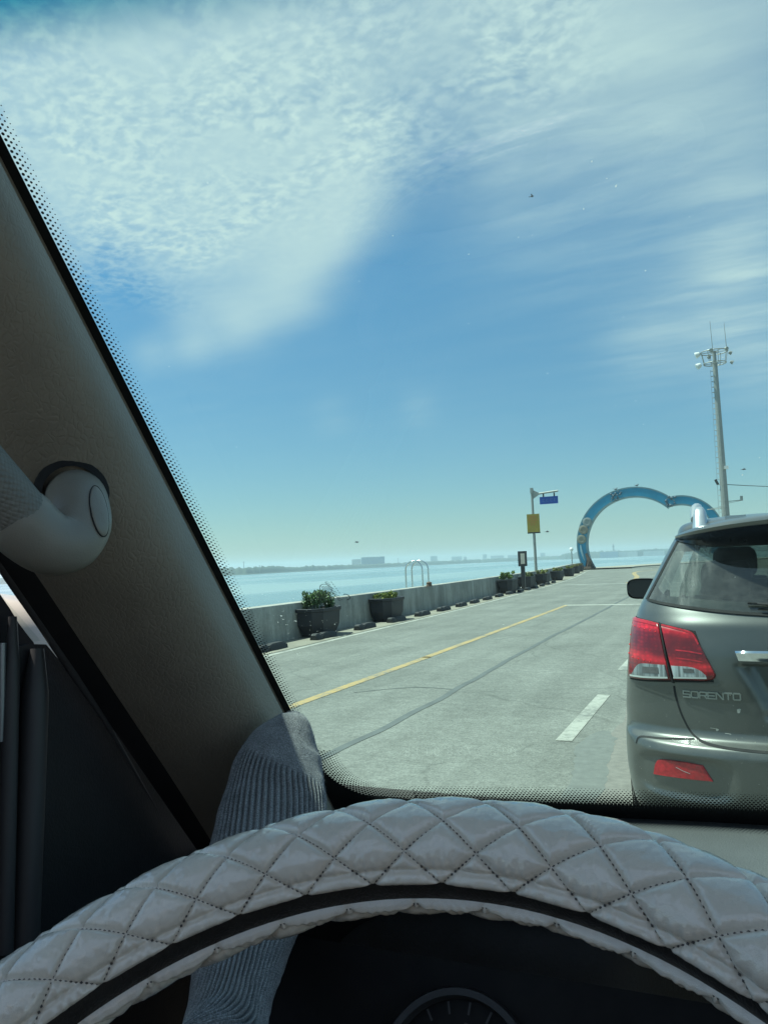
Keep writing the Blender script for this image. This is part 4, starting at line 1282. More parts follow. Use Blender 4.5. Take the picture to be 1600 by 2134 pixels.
for sx in (-1, 1):
    S = lambda l: [(x * sx, z) for x, z in l]
    lamp_ = patch('tail_lamp', GAP, S([(-.898, .872), (-.80, .880), (-.68, .890), (-.505, .900)]), S([(-.868, 1.176), (-.80, 1.170), (-.725, 1.158), (-.572, 1.128)]), .004, nu=20, nv=8)
    # bulge the inner edge: outer lamp on the wing, inner lamp on the tailgate
    patch('outer_lens', RED, S([(-.897, .882), (-.80, .889), (-.688, .899)]), S([(-.868, 1.172), (-.80, 1.166), (-.735, 1.155)]), .016, parent=lamp_)
    patch('inner_lens', RED, S([(-.677, .902), (-.60, .905), (-.54, .906), (-.503, .918), (-.497, .937)]), S([(-.724, 1.150), (-.66, 1.140), (-.60, 1.128), (-.573, 1.108), (-.556, 1.07)]), .016, parent=lamp_)
    patch('clear_lens', CLEAR, S([(-.878, .896), (-.80, .902), (-.697, .911)]), S([(-.868, .905), (-.838, .952), (-.806, .965), (-.706, .968)]), .021, parent=lamp_, nv=8)
    patch('clear_lens', CLEAR, S([(-.674, .913), (-.60, .917), (-.530, .920)]), S([(-.685, .967), (-.60, .966), (-.56, .953), (-.533, .93)]), .021, parent=lamp_, nv=8)
    DRK = mat('dark_bulb_housing', (.10, .10, .10), .4, var=.3, vs=40)
    patch('bulb_housing', DRK, S([(-.815, .918), (-.77, .921), (-.735, .923)]), S([(-.812, .950), (-.77, .953), (-.737, .954)]), .0225, parent=lamp_, nu=6, nv=4, drop=-.018)
    patch('bulb_housing', DRK, S([(-.628, .937), (-.60, .938), (-.580, .939)]), S([(-.630, .958), (-.60, .958), (-.582, .956)]), .0225, parent=lamp_, nu=6, nv=4, drop=-.018)
    seam('lens_edge', S([(-.876, .897), (-.80, .902), (-.698, .911)]), .008, .024, WL, lamp_)
    seam('lens_edge', S([(-.673, .913), (-.60, .917), (-.531, .920)]), .007, .024, WL, lamp_)
    g = G()
    for x, z in [(-.850 + .026 * k, 1.130 - .004 * k) for k in range(5)] + [(-.874, 1.085), (-.879, 1.04), (-.884, .998)] + [(-.862 + .028 * k, .985 - .003 * k) for k in range(4)]:
        p = rear_p(x * sx, z, .0162); g.ball(p, .0036, 8, 6)
    tag(g.build('led_row', LED, lamp_, CB, smooth=60), kind='stuff')
    for z0, z1 in ((1.045, 1.062), (1.010, 1.018)):
        seam('lens_rib', S([(-.668 + .01, z0 - .008), (-.60, z0 - .012), (-.545, z0 - .02)]), .006, .0175, RED2, lamp_)
    seam('lens_rim', S([(-.716, 1.146), (-.66, 1.136), (-.602, 1.123), (-.577, 1.104), (-.558, 1.066)]), .008, .0178, RED2, lamp_)
    seam('lens_rim', S([(-.866, 1.160), (-.80, 1.156), (-.742, 1.146)]), .014, .0178, RED2, lamp_)
    seam('lamp_ledge', S([(-.69, .878), (-.60, .886), (-.51, .888), (-.470, .905)]), .012, .004, PAINT)
# bumper reflectors
    rf = patch('bumper_reflector', RED2, S([(-.797, .458), (-.70, .462), (-.535, .468)]), S([(-.785, .505), (-.76, .534), (-.66, .540), (-.575, .535)]), .008, nu=20, nv=8)
    seam('reflector_scratch', S([(-.69, .512), (-.66, .50), (-.63, .492)]), .0022, .0088, WL, rf)

# shut lines
seam('tailgate_gap', [(-.682, .890), (-.676, .82), (-.647, .72), (-.60, .648), (-.50, .622), (-.25, .614), (0, .612), (.25, .614), (.50, .622), (.60, .648), (.647, .72), (.676, .82), (.682, .890)], .009, .0015, GAP, n=14)
for sx in (-1, 1):
    seam('lamp_gap', [(sx * -.683, .888), (sx * -.705, 1.0), (sx * -.730, 1.158)], .007, .012, GAP)
    seam('bumper_gap', [(sx * -.875, .585), (sx * -.862, .612), (sx * -.83, .622), (sx * -.74, .628), (sx * -.605, .640)], .006, .0015, GAP, n=12)
# chrome bar, handle recess, badge letters
g = G(); rows = []
for x in np.linspace(-.409, .409, 41):
    e = 1 - abs(x / .409)**14
    row = []
    for z, o_ in ((.992 , .000), (.992 , .012), (1.000, .030), (1.016, .033), (1.032, .040), (1.042, .030), (1.043, .0)):
        zz2 = z if z > 1.01 else z + (1 - e) * .0
        xx = x - np.sign(x) * (1.043 - z) * .30 * (abs(x) / .409)**6
        row.append(rear_p(xx, zz2, o_ * (.4 + .6 * e)))
    rows.append(row)
g.grid(rows); g.f += [tuple(range(7)), tuple(40 * 7 + k for k in range(7))[::-1]]; g.m += [0, 0]
g.build('chrome_bar', CHROME, car, CB, smooth=30)
g = G(); yp = float(rear_y(0, .86)) - .012; g.box((XC, Y0 + yp, .855), (.34, .012, .165)); g.build('number_plate', mat('plate_white', (.6, .6, .58), .5), car, CB)
SILV = mat('silver_letters', (.30, .32, .31), .35, metal=.7, var=.05)
GLY = {'S': [((1, 1), (0, 1)), ((0, 1), (0, .5)), ((0, .5), (1, .5)), ((1, .5), (1, 0)), ((1, 0), (0, 0))],
       'O': [((.12, 1), (.88, 1)), ((.88, 1), (1, .85)), ((1, .85), (1, .15)), ((1, .15), (.88, 0)), ((.88, 0), (.12, 0)), ((.12, 0), (0, .15)), ((0, .15), (0, .85)), ((0, .85), (.12, 1))],
       'R': [((0, 0), (0, .85)), ((0, .85), (.15, 1)), ((.15, 1), (1, 1)), ((1, 1), (1, .45)), ((1, .45), (0, .45)), ((.72, .45), (1, 0))],
       'E': [((1, 1), (0, 1)), ((0, 1), (0, 0)), ((0, 0), (1, 0)), ((0, .5), (.92, .5))],
       'N': [((0, 0), (0, 1)), ((0, 1), (.12, 1)), ((.12, 1), (.9, 0)), ((.9, 0), (1, 0)), ((1, 0), (1, 1))],
       'T': [((0, 1), (1, 1)), ((.5, 1), (.5, 0))]}
x0 = -.640
for ch in 'SORENTO':
    g = G(); lw, lh, th = .0285, .0275, .0062
    for (a, b_) in GLY[ch]:
        pa = np.array([x0 + a[0] * lw, .826 + a[1] * lh]); pb_ = np.array([x0 + b_[0] * lw, .826 + b_[1] * lh])
        d = (pb_ - pa) / np.linalg.norm(pb_ - pa); q = np.array([-d[1], d[0]]) * th / 2
        pa -= d * th / 2 * .9; pb_ += d * th / 2 * .9
        c4 = [pa + q, pb_ + q, pb_ - q, pa - q]
        g.add([rear_p(p[0], p[1], .006) for p in c4] + [rear_p(p[0], p[1], -.002) for p in c4], [(0, 1, 2, 3), (0, 4, 5, 1), (1, 5, 6, 2), (2, 6, 7, 3), (3, 7, 4, 0)])
    g.build('badge_letter', SILV, car, CB)
    x0 += .0352
# stone chips and scuffs
CHIP = mat('bare_chip', (.40, .40, .36), .8)
def splat(x, z, r, seed, m=CHIP):
    rr = np.random.default_rng(seed)
    g = G(); pts = [(x + r * rr.uniform(.5, 1.2) * math.cos(a), z + 1.25 * r * rr.uniform(.5, 1.2) * math.sin(a)) for a in np.linspace(0, 2 * PI, 11, endpoint=False)]
    g.add([rear_p(px0, pz, .0012) for px0, pz in pts], [tuple(range(11))]); return g
splat(-.410, .778, .010, 3).build('paint_chip', CHIP, car, CB)
splat(-.506, .686, .006, 5).build('paint_chip', CHIP, car, CB)
for (xa, za, xb, zb2) in ((-.535, .692, -.50, .688), (-.475, .672, -.45, .670)):
    seam('scratch', [(xa, za), ((xa + xb) / 2, (za + zb2) / 2 + .001), (xb, zb2)], .0022, .0012, CHIP)
g = G()
rr = np.random.default_rng(11)
for _ in range(90):
    x, z = rr.uniform(-.9, .2), rr.uniform(.3, .6) if rr.random() < .7 else rr.uniform(.62, .85)
    r = rr.uniform(.0006, .0017)
    g.add([rear_p(x + r * math.cos(a), z + r * math.sin(a), .0010) for a in np.linspace(0, 2 * PI, 5, endpoint=False)], [tuple(range(5))])
tag(g.build('dirt_specks', mat('dry_dirt', (.42, .40, .34), .9), car, CB), kind='stuff')

# ================================================================== THE VAN WE SIT IN
def ws_y(x, z): return 1.07 - .22 * (x - .24)**2 - .786 * (z - 1.18)
def ws_p(x, z, off=0.0):
    """a point on the windscreen; off > 0 towards the cabin"""
    n = Vector((-.44 * (x - .24), -1.0, -.786)).normalized()
    return Vector((x, ws_y(x, z), z)) + n * off


VB = (-.14, 0, 0)
van = thing('van', VB, 'van we sit in, its windscreen, pillar trim, door, dashboard and steering wheel around the view', 'van')
WSG = glass_mat('windscreen_glass', (.70, .915, .86), .9, band=(1.884, 1.925, (.03, .33, .45)))
g = G()
g.grid([[ws_p(x, z) for z in np.linspace(1.09, 2.06, 30)] for x in np.linspace(-.56, 1.04, 50)])
ws = g.build('windscreen', WSG, van, VB, smooth=180)
FRIT = mat('black_ceramic_print', (.006, .007, .008), .55, var=.1)
# inner outline of the solid black border: down the left side, round the corner, along the bottom
XL, ZB, RC = -.5, 1.183, .085
K = 1.272
line = [(XL, z) for z in np.linspace(2.06, ZB + RC / K, 120)]
line += [(XL + RC - RC * math.cos(a), ZB + (RC - RC * math.sin(a)) / K) for a in np.linspace(0, PI / 2, 24)][1:]
line += [(x, ZB) for x in np.linspace(XL + RC, .98 - RC, 200)][1:]
line += [(.98 - RC + RC * math.sin(a), ZB + (RC - RC * math.cos(a)) / K) for a in np.linspace(0, PI / 2, 24)][1:]
line += [(.98, z) for z in np.linspace(ZB + RC / K, 2.06, 120)][1:]
lp_ = np.array([(x, z * K) for x, z in line])
tn = np.gradient(lp_, axis=0); tn /= np.linalg.norm(tn, axis=1)[:, None]
nn_ = np.stack([-tn[:, 1], tn[:, 0]], 1)                              # towards the middle of the glass
if nn_[0][0] < 0: nn_ = -nn_
g = G()
g.grid([[ws_p(*(p - q * (.0 if k == 0 else .055)) * np.array([1, 1 / K]), .0015) for k in (0, 1)] for p, q in zip(lp_, nn_)])
g.build('black_border', FRIT, ws, VB)
# dot screen: rows of dots that shrink towards the clear glass; finer and deeper along the bottom
g = G()
sacc = np.concatenate([[0], np.cumsum(np.linalg.norm(np.diff(lp_, axis=0), axis=1))])
Ltot = sacc[-1]
def on_line(s): return np.array([np.interp(s, sacc, lp_[:, 0]), np.interp(s, sacc, lp_[:, 1])]), np.array([np.interp(s, sacc, nn_[:, 0]), np.interp(s, sacc, nn_[:, 1])])
sL = float(sacc[119]); sC = float(sacc[142]); sR = float(sacc[142 + 199])
rows_ = 0
for (s0, s1, pitch, nr, rstep, r0, r1) in ((0.15, sL - .02, .0044, 4, .0031, .00128, .0005), (sL - .02, sC + .02, .0045, 9, .0035, .0020, .0006), (sC + .02, sR, .0046, 9, .0037, .00235, .0007)):
    for k in range(nr):
        f = k / (nr - 1)
        r = r0 + (r1 - r0) * f**1.1
        n = int((s1 - s0) / pitch) + 1
        for i in range(n):
            s = s0 + (i + (.5 if k % 2 else 0)) * pitch
            p, q = on_line(s); tdir = np.array([-q[1], q[0]])
            c = p + q * ((.0021 if nr == 4 else .0012) + k * rstep)
            seg8 = [c + r * (math.cos(a) * q + math.sin(a) * tdir) for a in np.linspace(0, 2 * PI, 8, endpoint=False)]
            g.add([ws_p(v[0], v[1] / K, .0015) for v in seg8], [tuple(range(8))])
tag(g.build('dot_screen', FRIT, ws, VB), kind='stuff')
# maker's stamp etched low on the glass, seen mirrored from inside
ETCH = mat('grey_etching', (.16, .22, .22), .8)
c0 = at(681, 1224, D=1.0)
def ws_hit(x, y):
    d = ray(x, y); lo, hi = .3, 2.5
    for _ in range(50):
        m_ = (lo + hi) / 2; p = np.array([0, 0, CAMH]) + d * m_
        if p[1] < ws_y(p[0], p[2]): lo = m_
        else: hi = m_
    return p
h0 = ws_hit(681, 1224)
u_ = ws_hit(707, 1258) - h0; u_ = np.array([u_[0], u_[2] * K]); u_ /= np.linalg.norm(u_)        # along the writing
v_ = np.array([-u_[1], u_[0]])
if v_[0] < 0: v_ = -v_
def stamp(g, a, b_, w):
    pa = np.array([h0[0], h0[2] * K]) + u_ * a[0] + v_ * a[1]; pb_ = np.array([h0[0], h0[2] * K]) + u_ * b_[0] + v_ * b_[1]
    d = (pb_ - pa); d /= np.linalg.norm(d); q = np.array([-d[1], d[0]]) * w / 2
    g.add([ws_p(*(e * np.array([1, 1 / K])), .0016) for e in (pa + q, pb_ + q, pb_ - q, pa - q)], [(0, 1, 2, 3)])
g = G(); mm = .001
rad = 6.2 * mm
for k in range(20): stamp(g, (rad * math.cos(k * PI / 10), rad * math.sin(k * PI / 10) - 1 * mm), (rad * math.cos((k + 1) * PI / 10), rad * math.sin((k + 1) * PI / 10) - 1 * mm), .6 * mm)
for k in range(5): stamp(g, (-5 * mm + k * .6 * mm, (-4 + k * 1.5) * mm), (5 * mm - k * .3 * mm, (-4 + k * 1.5) * mm), .55 * mm)
for k in range(14): stamp(g, (-8 * mm + k * 2.1 * mm, 3.2 * mm), (-8 * mm + k * 2.1 * mm, (7.2 if k % 3 else 6) * mm), .55 * mm)
stamp(g, (-8 * mm, 3.2 * mm), (20 * mm, 3.2 * mm), .5 * mm)
for k in range(6): stamp(g, (-7 * mm + k * 3.2 * mm, 9.6 * mm), (-5.3 * mm + k * 3.2 * mm, 9.6 * mm), .7 * mm)
for k in range(9):
    a0_, a1_ = -PI * .1 + k * PI * .13, -PI * .1 + (k + 1) * PI * .13
    stamp(g, (17 * mm + 4 * mm * math.cos(a0_), 13 * mm + 4 * mm * math.sin(a0_)), (17 * mm + 4 * mm * math.cos(a1_), 13 * mm + 4 * mm * math.sin(a1_)), 1.0 * mm)
g.build('glass_stamp', ETCH, ws, VB)
# dust and fly specks on the outside of the glass
g = G(); r2 = np.random.default_rng(4)
for k in range(200):
    if k < 130: x, y = r2.normal(600, 60), r2.normal(1290, 40)
    else: x, y = r2.uniform(300, 1600), r2.uniform(300, 1650)
    p = ws_hit(x, y)
    if p[0] < -.47 or p[2] < 1.21: continue
    r = abs(r2.normal(0, .00012)) + .00012
    if r2.random() < .06: r *= 1.8
    a_ = r2.uniform(0, PI); el = r2.uniform(1, 2.6)
    g.add([ws_p(p[0] + r * (el * math.cos(a) * math.cos(a_) - math.sin(a) * math.sin(a_)), p[2] + r * (el * math.cos(a) * math.sin(a_) + math.sin(a) * math.cos(a_)) / K, -.001) for a in np.linspace(0, 2 * PI, 7, endpoint=False)], [tuple(range(7))])
PD = bpy.data.materials.new('pale_dust'); PD.use_nodes = True
t = NT(PD.node_tree)
mx = t.n('ShaderNodeMixShader', ins={0: .5, 1: t.n('ShaderNodeBsdfDiffuse', ins={0: (.8, .8, .76, 1)}), 2: t.n('ShaderNodeBsdfTranslucent', ins={0: (.9, .9, .86, 1)})})
t.n('ShaderNodeOutputMaterial', ins={0: mx.outputs[0]})
tag(g.build('dust_specks', PD, ws, VB), kind='stuff')

# ---- pillar trim: embossed beige-grey plastic
def grain_mat(name, col, scale=230., strength=.55, rough=.55):
    m = bpy.data.materials.new(name); m.use_nodes = True
    t = NT(m.node_tree); co = t.n('ShaderNodeTexCoord').outputs['Object']
    b = t.n('ShaderNodeBsdfPrincipled')
    wv = t.n('ShaderNodeTexNoise', ins={'Vector': co, 'Scale': 90.0, 'Detail': 3.0})
    cw = t.vm('ADD', co, t.vm('MULTIPLY', wv.outputs['Color'], (.010, .010, .010)))
    mp = t.n('ShaderNodeMapping', ins={'Vector': cw, 'Rotation': (.35, 0, 0), 'Scale': (1, 1, .55)})
    v = t.n('ShaderNodeTexVoronoi', feature='DISTANCE_TO_EDGE', ins={'Vector': mp.outputs[0], 'Scale': scale})
    f = t.n('ShaderNodeTexNoise', ins={'Vector': co, 'Scale': 420.0, 'Detail': 3.0})
    h = t.m('ADD', t.mapr(v.outputs['Distance'], 0, .22), t.m('MULTIPLY', f.outputs[0], .5))
    big = t.n('ShaderNodeTexNoise', ins={'Vector': co, 'Scale': 14.0, 'Detail': 4.0})
    c = t.vm('SCALE', col); t.set(c.node.inputs['Scale'], t.mapr(big.outputs[0], .3, .7, .93, 1.07))
    t.set(b.inputs['Base Color'], c)
    b.inputs['Roughness'].default_value = rough
    bp = t.n('ShaderNodeBump', ins={'Strength': strength, 'Distance': .0005, 'Height': h}); t.set(b.inputs['Normal'], bp.outputs[0])
    t.n('ShaderNodeOutputMaterial', ins={0: b.outputs[0]})
    return m


TRIM = grain_mat('pillar_trim_plastic', (.27, .235, .185), 190.)
sec = [(-.5085, .012), (-.5075, -.002), (-.5025, -.010), (-.486, -.032), (-.472, -.070), (-.468, -.100), (-.480, -.128), (-.505, -.150), (-.542, -.163), (-.575, -.169)]
g = G(); rows = []
for z in np.linspace(1.02, 2.06, 50):
    ye = ws_y(-.512, z) - .004
    rec = float(ss(z, 1.50, 1.62)) * .022
    pts = []
    for k, (x, dy) in enumerate(sec):
        r = rec * (max(0, k - 4) / 3.0 if k < 8 else 1)
        low = .03 * float(ss(1.30 - z, 0, .2)) * (k > 5)
        pts.append((x - r, ye + dy * (1 + low), z))
    rows.append(catmull(pts, 5))
g.grid(rows)
g.build('pillar_trim', TRIM, van, VB, smooth=180)

# ---- grab handle
GRIP = mat('handle_knurl', (.145, .142, .125), .6, var=.08, vs=30)
t = NT(GRIP.node_tree)
co = t.n('ShaderNodeTexCoord').outputs['Object']
b = t.n('ShaderNodeBsdfPrincipled', ins={'Base Color': (.20, .195, .175, 1), 'Roughness': .55})
mp = t.n('ShaderNodeMapping', ins={'Vector': co, 'Rotation': (.3, .8, .3)})
v = t.n('ShaderNodeTexVoronoi', feature='F1', ins={'Vector': mp.outputs[0], 'Scale': 330.0, 'Randomness': .15})
bp = t.n('ShaderNodeBump', ins={'Strength': 1.0, 'Distance': .0012, 'Height': t.m('SUBTRACT', 1.0, v.outputs['Distance'])}); t.set(b.inputs['Normal'], bp.outputs[0])
t.n('ShaderNodeOutputMaterial', ins={0: b.outputs[0]})
HAND = grain_mat('handle_plastic', (.27, .255, .22), 600., .15, .42)
hp = [at(-420, 575, D=.585), at(-260, 748, D=.60), at(-120, 900, D=.612), at(-12, 1022, D=.622), at(40, 1082, D=.628)]
hh = [at(30, 1071, D=.627), at(66, 1108, D=.631), at(108, 1133, D=.636), at(148, 1128, D=.644), at(170, 1096, D=.655), at(167, 1058, D=.672), at(160, 1040, D=.70), at(157, 1036, D=.74)]
hd = None
g = G(); c = catmull(hp, 8); g.tube(c, [.0246] * len(c), n=28, squash=.92); grip = g.build('grab_handle', GRIP, van, VB, smooth=60)
g = G(); c = catmull(hh, 8); m_ = len(c)
g.tube(c, list(np.interp(np.linspace(0, 1, m_), [0, .05, .3, .5, .72, 1], [.0240, .0252, .0240, .0222, .0232, .0262])), n=32); br = g.build('handle_end', HAND, grip, VB, smooth=60)
from mathutils.bvhtree import BVHTree
tree = BVHTree.FromPolygons([v.co + Vector(VB) for v in br.data.vertices], [tuple(p.vertices) for p in br.data.polygons])
def on_hook(x, y):
    h = tree.ray_cast(Vector((0, 0, CAMH)), Vector(ray(x, y)))
    return (h[0], h[1]) if h[0] is not None else None
rows = []
c0_, axv, axs = np.array([206, 1066]), np.array([10, 52]), np.array([16, -4])
for s_, o_ in ((1.0, -.001), (1.0, .0007), (.95, .0014), (.8, .0017), (.5, .0019), (.02, .0019)):
    row = []
    for a in np.linspace(0, 2 * PI, 40, endpoint=False):
        q = c0_ + (axv * math.sin(a) + axs * math.cos(a)) * s_
        h = on_hook(*q)
        kk_ = 1.0
        while h is None and kk_ > .3:
            kk_ -= .04; h = on_hook(*(c0_ - np.array([14, 0]) * (1 - kk_) * 2 + (q - c0_) * kk_))
        n_ = h[1] if h[1].dot(Vector(ray(*q))) < 0 else -h[1]
        row.append(h[0] + n_ * o_)
    rows.append(row)
g = G(); g.grid(rows, cv=True); g.build('screw_cap', HAND, grip, VB, smooth=50)
g = G(); g.tube(rows[1] + [rows[1][0]], .0006, n=5, cap=False); g.build('cap_seam', mat('dark_seam', (.02, .02, .02), .8), grip, VB)
# dark ring standing in for the contact shadow round the handle's foot
pf_ = at(151, 1029, D=.70)
dn = (at(157, 1036, D=.74) - at(163, 1046, D=.685)).normalized()
sa_ = dn.cross(Vector((0, 0, 1))).normalized(); sb_ = dn.cross(sa_)
g = G(); g.grid([[pf_ + dn * d + (sa_ * math.cos(a) + sb_ * math.sin(a)) * r for a in np.linspace(0, 2 * PI, 32, endpoint=False)] for r, d in ((.0235, -.002), (.029, .001), (.0305, .007), (.030, .03))], cv=True)
g.build('contact_shade_ring', mat('contact_shade', (.012, .012, .013), .85), grip, VB, smooth=60)

# ---- door: seal, window frame, panel with two ribs, mirror outside
SEAL = mat('door_seal_rubber', (.010, .011, .013), .7, var=.2, vs=20)
DOORP = grain_mat('door_panel_plastic', (.022, .023, .026), 300., .3, .5)
DGREY = mat('door_grey_strip', (.05, .05, .053), .5, var=.08, vs=10)
g = G(); rows = []
for z in np.linspace(.95, 2.0, 30):
    ye = ws_y(-.512, z) - .004
    rows.append([(-.545, ye - .150, z), (-.568, ye - .163, z), (-.585, ye - .172, z), (-.597, ye - .175, z), (-.603, ye - .176, z)])
g.grid(rows)
g.build('door_seal', SEAL, van, VB, smooth=60)
door = G()
# frame strip of the window, follows the pillar
L0 = [at(-300, 725, X=-.605), at(32, 1220, X=-.605), at(89, 1302, X=-.605), at(154, 1402, X=-.605), at(215, 1495, X=-.605), at(330, 1690, X=-.605)]
door.tube(L0, [.0052, .0052, .0052, .005, .003, .0004], n=10)
dr = door.build('door_frame', DGREY, van, VB, smooth=60)
g = G()
ctr = [at(97, 1343, X=-.622), at(310, 1600, X=-.622) , at(540, 1900, X=-.622)]
belt = at(62, 1342, X=-.622)
poly = [(ctr[0].y, ctr[0].z), (ctr[1].y, ctr[1].z), (ctr[2].y, ctr[2].z), (.9, .9), (.9, .5), (-.5, .5), (-.5, belt.z - .03), (belt.y - .1, belt.z - .012), (belt.y, belt.z)]
g.add([(-.622, y, z) for y, z in poly] + [(-.70, y, z) for y, z in poly], [tuple(range(9)), tuple(range(9, 18))[::-1]] + [(i, (i + 1) % 9, 9 + (i + 1) % 9, 9 + i) for i in range(9)])
dp = g.build('door_panel', DOORP, van, VB)
for (xa, ya, xb, yb_, r) in ((78, 1352, 52, 1985, .0125), (27, 1285, 10, 1985, .0075)):
    g = G(); p0, p1 = at(xa, ya, X=-.615), at(xb, yb_, X=-.600)
    pts = [p0 + (p1 - p0) * u for u in np.linspace(0, 1, 14)]
    g.tube(pts, [r * (.5 + .5 * min(1, u * 6)) for u in np.linspace(0, 1, 14)], n=14); g.build('door_rib', DGREY, dp, VB, smooth=60)
g = G(); pa = at(30, 2010, X=-.595); g.box((-.60, pa.y - .1, pa.z - .04), (.06, .9, .06)); g.build('arm_rest', mat('arm_rest_plastic', (.05, .05, .053), .5), dp, VB)
g = G(); pa = at(4, 1340, X=-.612); pb_ = at(2, 1545, X=-.612); g.tube([pa, pb_], [.004, .003], n=8); g.build('bright_strip', mat('satin_metal_strip', (.30, .33, .36), .3, metal=.5), dp, VB, smooth=60)
g = G()                                                               # side window pane
p0, p1 = at(92, 1340, X=-.640), at(-900, 0, X=-.640)
g.add([(-.640, belt.y + .03, belt.z), (-.640, -.6, belt.z - .02), (-.640, -.6, 1.92), (-.640, .12, 1.92)], [(0, 1, 2, 3)])
g.build('side_window', glass_mat('side_window_glass', (.86, .90, .88), 1.3), van, VB)
sail = [at(x, y, X=-.628) for x, y in ((-400, 1000), (-120, 1160), (0, 1237), (22, 1269), (40, 1299), (58, 1323), (71, 1339), (110, 1480), (-400, 1480))]
g = G(); g.add(sail + [p + Vector((-.012, 0, 0)) for p in sail], [tuple(range(9)), tuple(range(9, 18))[::-1]] + [(i, (i + 1) % 9, 9 + (i + 1) % 9, 9 + i) for i in range(9)])
g.build('sail_panel', mat('sail_panel_black', (.018, .018, .022), .5), van, VB)
mc = at(-60, 1430, X=-.86)
g = G(); rows = []
for y, s in ((-.10, .05), (-.09, .8), (-.05, 1.0), (.03, .98), (.08, .75), (.11, .3), (.115, .02)):
    rows.append([(mc.x - .02 + .13 * s * np.sign(math.cos(a)) * abs(math.cos(a))**.6, mc.y + y, mc.z + .115 * s * np.sign(math.sin(a)) * abs(math.sin(a))**.6) for a in np.linspace(0, 2 * PI, 26, endpoint=False)])
g.grid(rows, cv=True); dm = g.build('door_mirror', mat('champagne_paint', (.50, .43, .34), .4, coat=.5, var=.05), van, VB, smooth=60)
g = G(); g.box((-.72, mc.y, mc.z - .06), (.18, .05, .05)); g.build('mirror_arm', BLK, dm, VB)
# unseen roof lining, cut short to block sun and admit sky light; roof edge
LIN = mat('unseen_roof_lining_cloth', (.58, .55, .49), .95, var=.08, vs=60, bump=.2, bs=300)
g = G()
g.grid([[(x, y, 1.955 - .05 * ((x - .24) / .85)**4) for y in np.linspace(-.06, .33, 8)] for x in np.linspace(-.60, 1.08, 24)])
g.grid([[(x, y, 1.985 - .05 * ((x - .24) / .85)**4) for y in np.linspace(-.06, .34, 8)] for x in np.linspace(-.62, 1.10, 24)])
g.build('unseen_roof_lining', LIN, van, VB, smooth=180)
g = G(); g.tube([(-.625, -.75, 1.915), (-.625, .16, 1.915), (-.62, .30, 1.86)], .035, n=10); g.build('roof_edge', DGREY, van, VB, smooth=60)

# ---- the lower cabin: floor, firewall, rear screen, far door, seat back (keeps the footwell dark)
CARP = mat('dark_carpet', (.06, .055, .05), .95, var=.2, vs=40)
BEIGE = mat('taupe_seat_cloth', (.17, .15, .125), .9, var=.1, vs=40)
g = G(); g.box((.24, -.1, .70), (1.75, 2.5, .04)); g.build('cabin_floor', CARP, van, VB)
g = G(); g.box((.24, 1.12, .92), (1.70, .04, .45)); g.build('firewall', CARP, van, VB)
g = G(); g.box((1.11, -.1, .97), (.05, 2.4, .52)); g.build('far_door', BEIGE, van, VB)
g = G(); g.box((.24, -1.0, 1.34), (1.70, .06, 1.28)); g.build('rear_light_screen', CARP, van, VB)  # unseen screen up to the roof, added to hold back light from behind
for sx_ in (-.14, .62):
    g = G(); rbox(g, (sx_, -.30, .80), (.50, .52, .16)); rbox(g, (sx_, -.62, 1.10), (.48, .15, .62), rot=Matrix.Rotation(.25, 3, 'X')); g.build('seat', BEIGE, van, VB, smooth=50)
g = G(); g.box((-.67, -.35, .95), (.05, 1.4, .5)); g.build('door_lower', DOORP, van, VB)

# ---- dashboard
DASH = grain_mat('dashboard_plastic', (.085, .090, .092), 260., .45, .5)
g = G(); rows = []
for x in np.linspace(-.58, 1.05, 70):
    ye = .765 + .135 * float(ss(x, -.13, .02))
    yb_ = ws_y(x, 1.165)
    pr = [(yb_ + .004, 1.160), (yb_ - .04, 1.160), (ye + .045, 1.152), (ye + .018, 1.142), (ye + .004, 1.122), (ye, 1.09), (ye + .01, 1.0), (ye + .03, .8), (ye + .03, .5)]
    rows.append([(x, p[0], p[1]) for p in catmull(pr, 4)])
g.grid(rows)
g.build('dashboard', DASH, van, VB, smooth=60)
# instrument hood and cluster
HOODM = mat('cluster_black', (.008, .009, .011), .75, var=.15, vs=30)
gx = at(952, 2134, D=.75)
gc = at(953, 2262, D=.755)
n_f = Vector((.02, -.80, .60)).normalized()
ux = Vector((1, .02, 0)).normalized(); uy = n_f.cross(ux).normalized()
if uy.z < 0: uy = -uy
g = G(); rows = []
for x in np.linspace(-.46, .26, 44):
    h = float(spl([-.46, -.43, -.376, -.283, -.204, -.13, -.079, -.032, .01, .06, .12, .20, .26], [1.10, 1.16, 1.222, 1.260, 1.272, 1.276, 1.269, 1.252, 1.228, 1.20, 1.175, 1.15, 1.10], x))
    rows.append([(x, p[0], min(p[1], 1.3)) for p in catmull([(.93, min(h, 1.148)), (.82, h * .55 + 1.148 * .45 - .004), (.70, h - .008), (.61, h), (.578, h - .010), (.60, h - .022), (.68, h - .052), (.75, h - .10)], 4)])
g.grid(rows); g.build('instrument_hood', HOODM, van, VB, smooth=60)
clus = G()
cl = [gc + ux * a * 1.0 + uy * b_ - n_f * .004 for a, b_ in ((-.18, -.12), (.22, -.12), (.22, .085), (-.18, .085))]
clus.add(cl, [(0, 1, 2, 3)])
ins = clus.build('instrument_cluster', HOODM, van, VB)
RG = .066
g = G()
rows = []
for r, o_ in ((1.0, 0), (1.0, .008), (.975, .011), (.90, .010), (.885, .004), (.88, .0)):
    rows.append([gc + (ux * math.cos(a) + uy * math.sin(a)) * RG * r + n_f * o_ for a in np.linspace(0, 2 * PI, 72, endpoint=False)])
g.grid(rows, cv=True); g.build('gauge_ring', mat('dark_silver_ring', (.07, .075, .08), .5, metal=.3, var=.05), ins, VB, smooth=40)
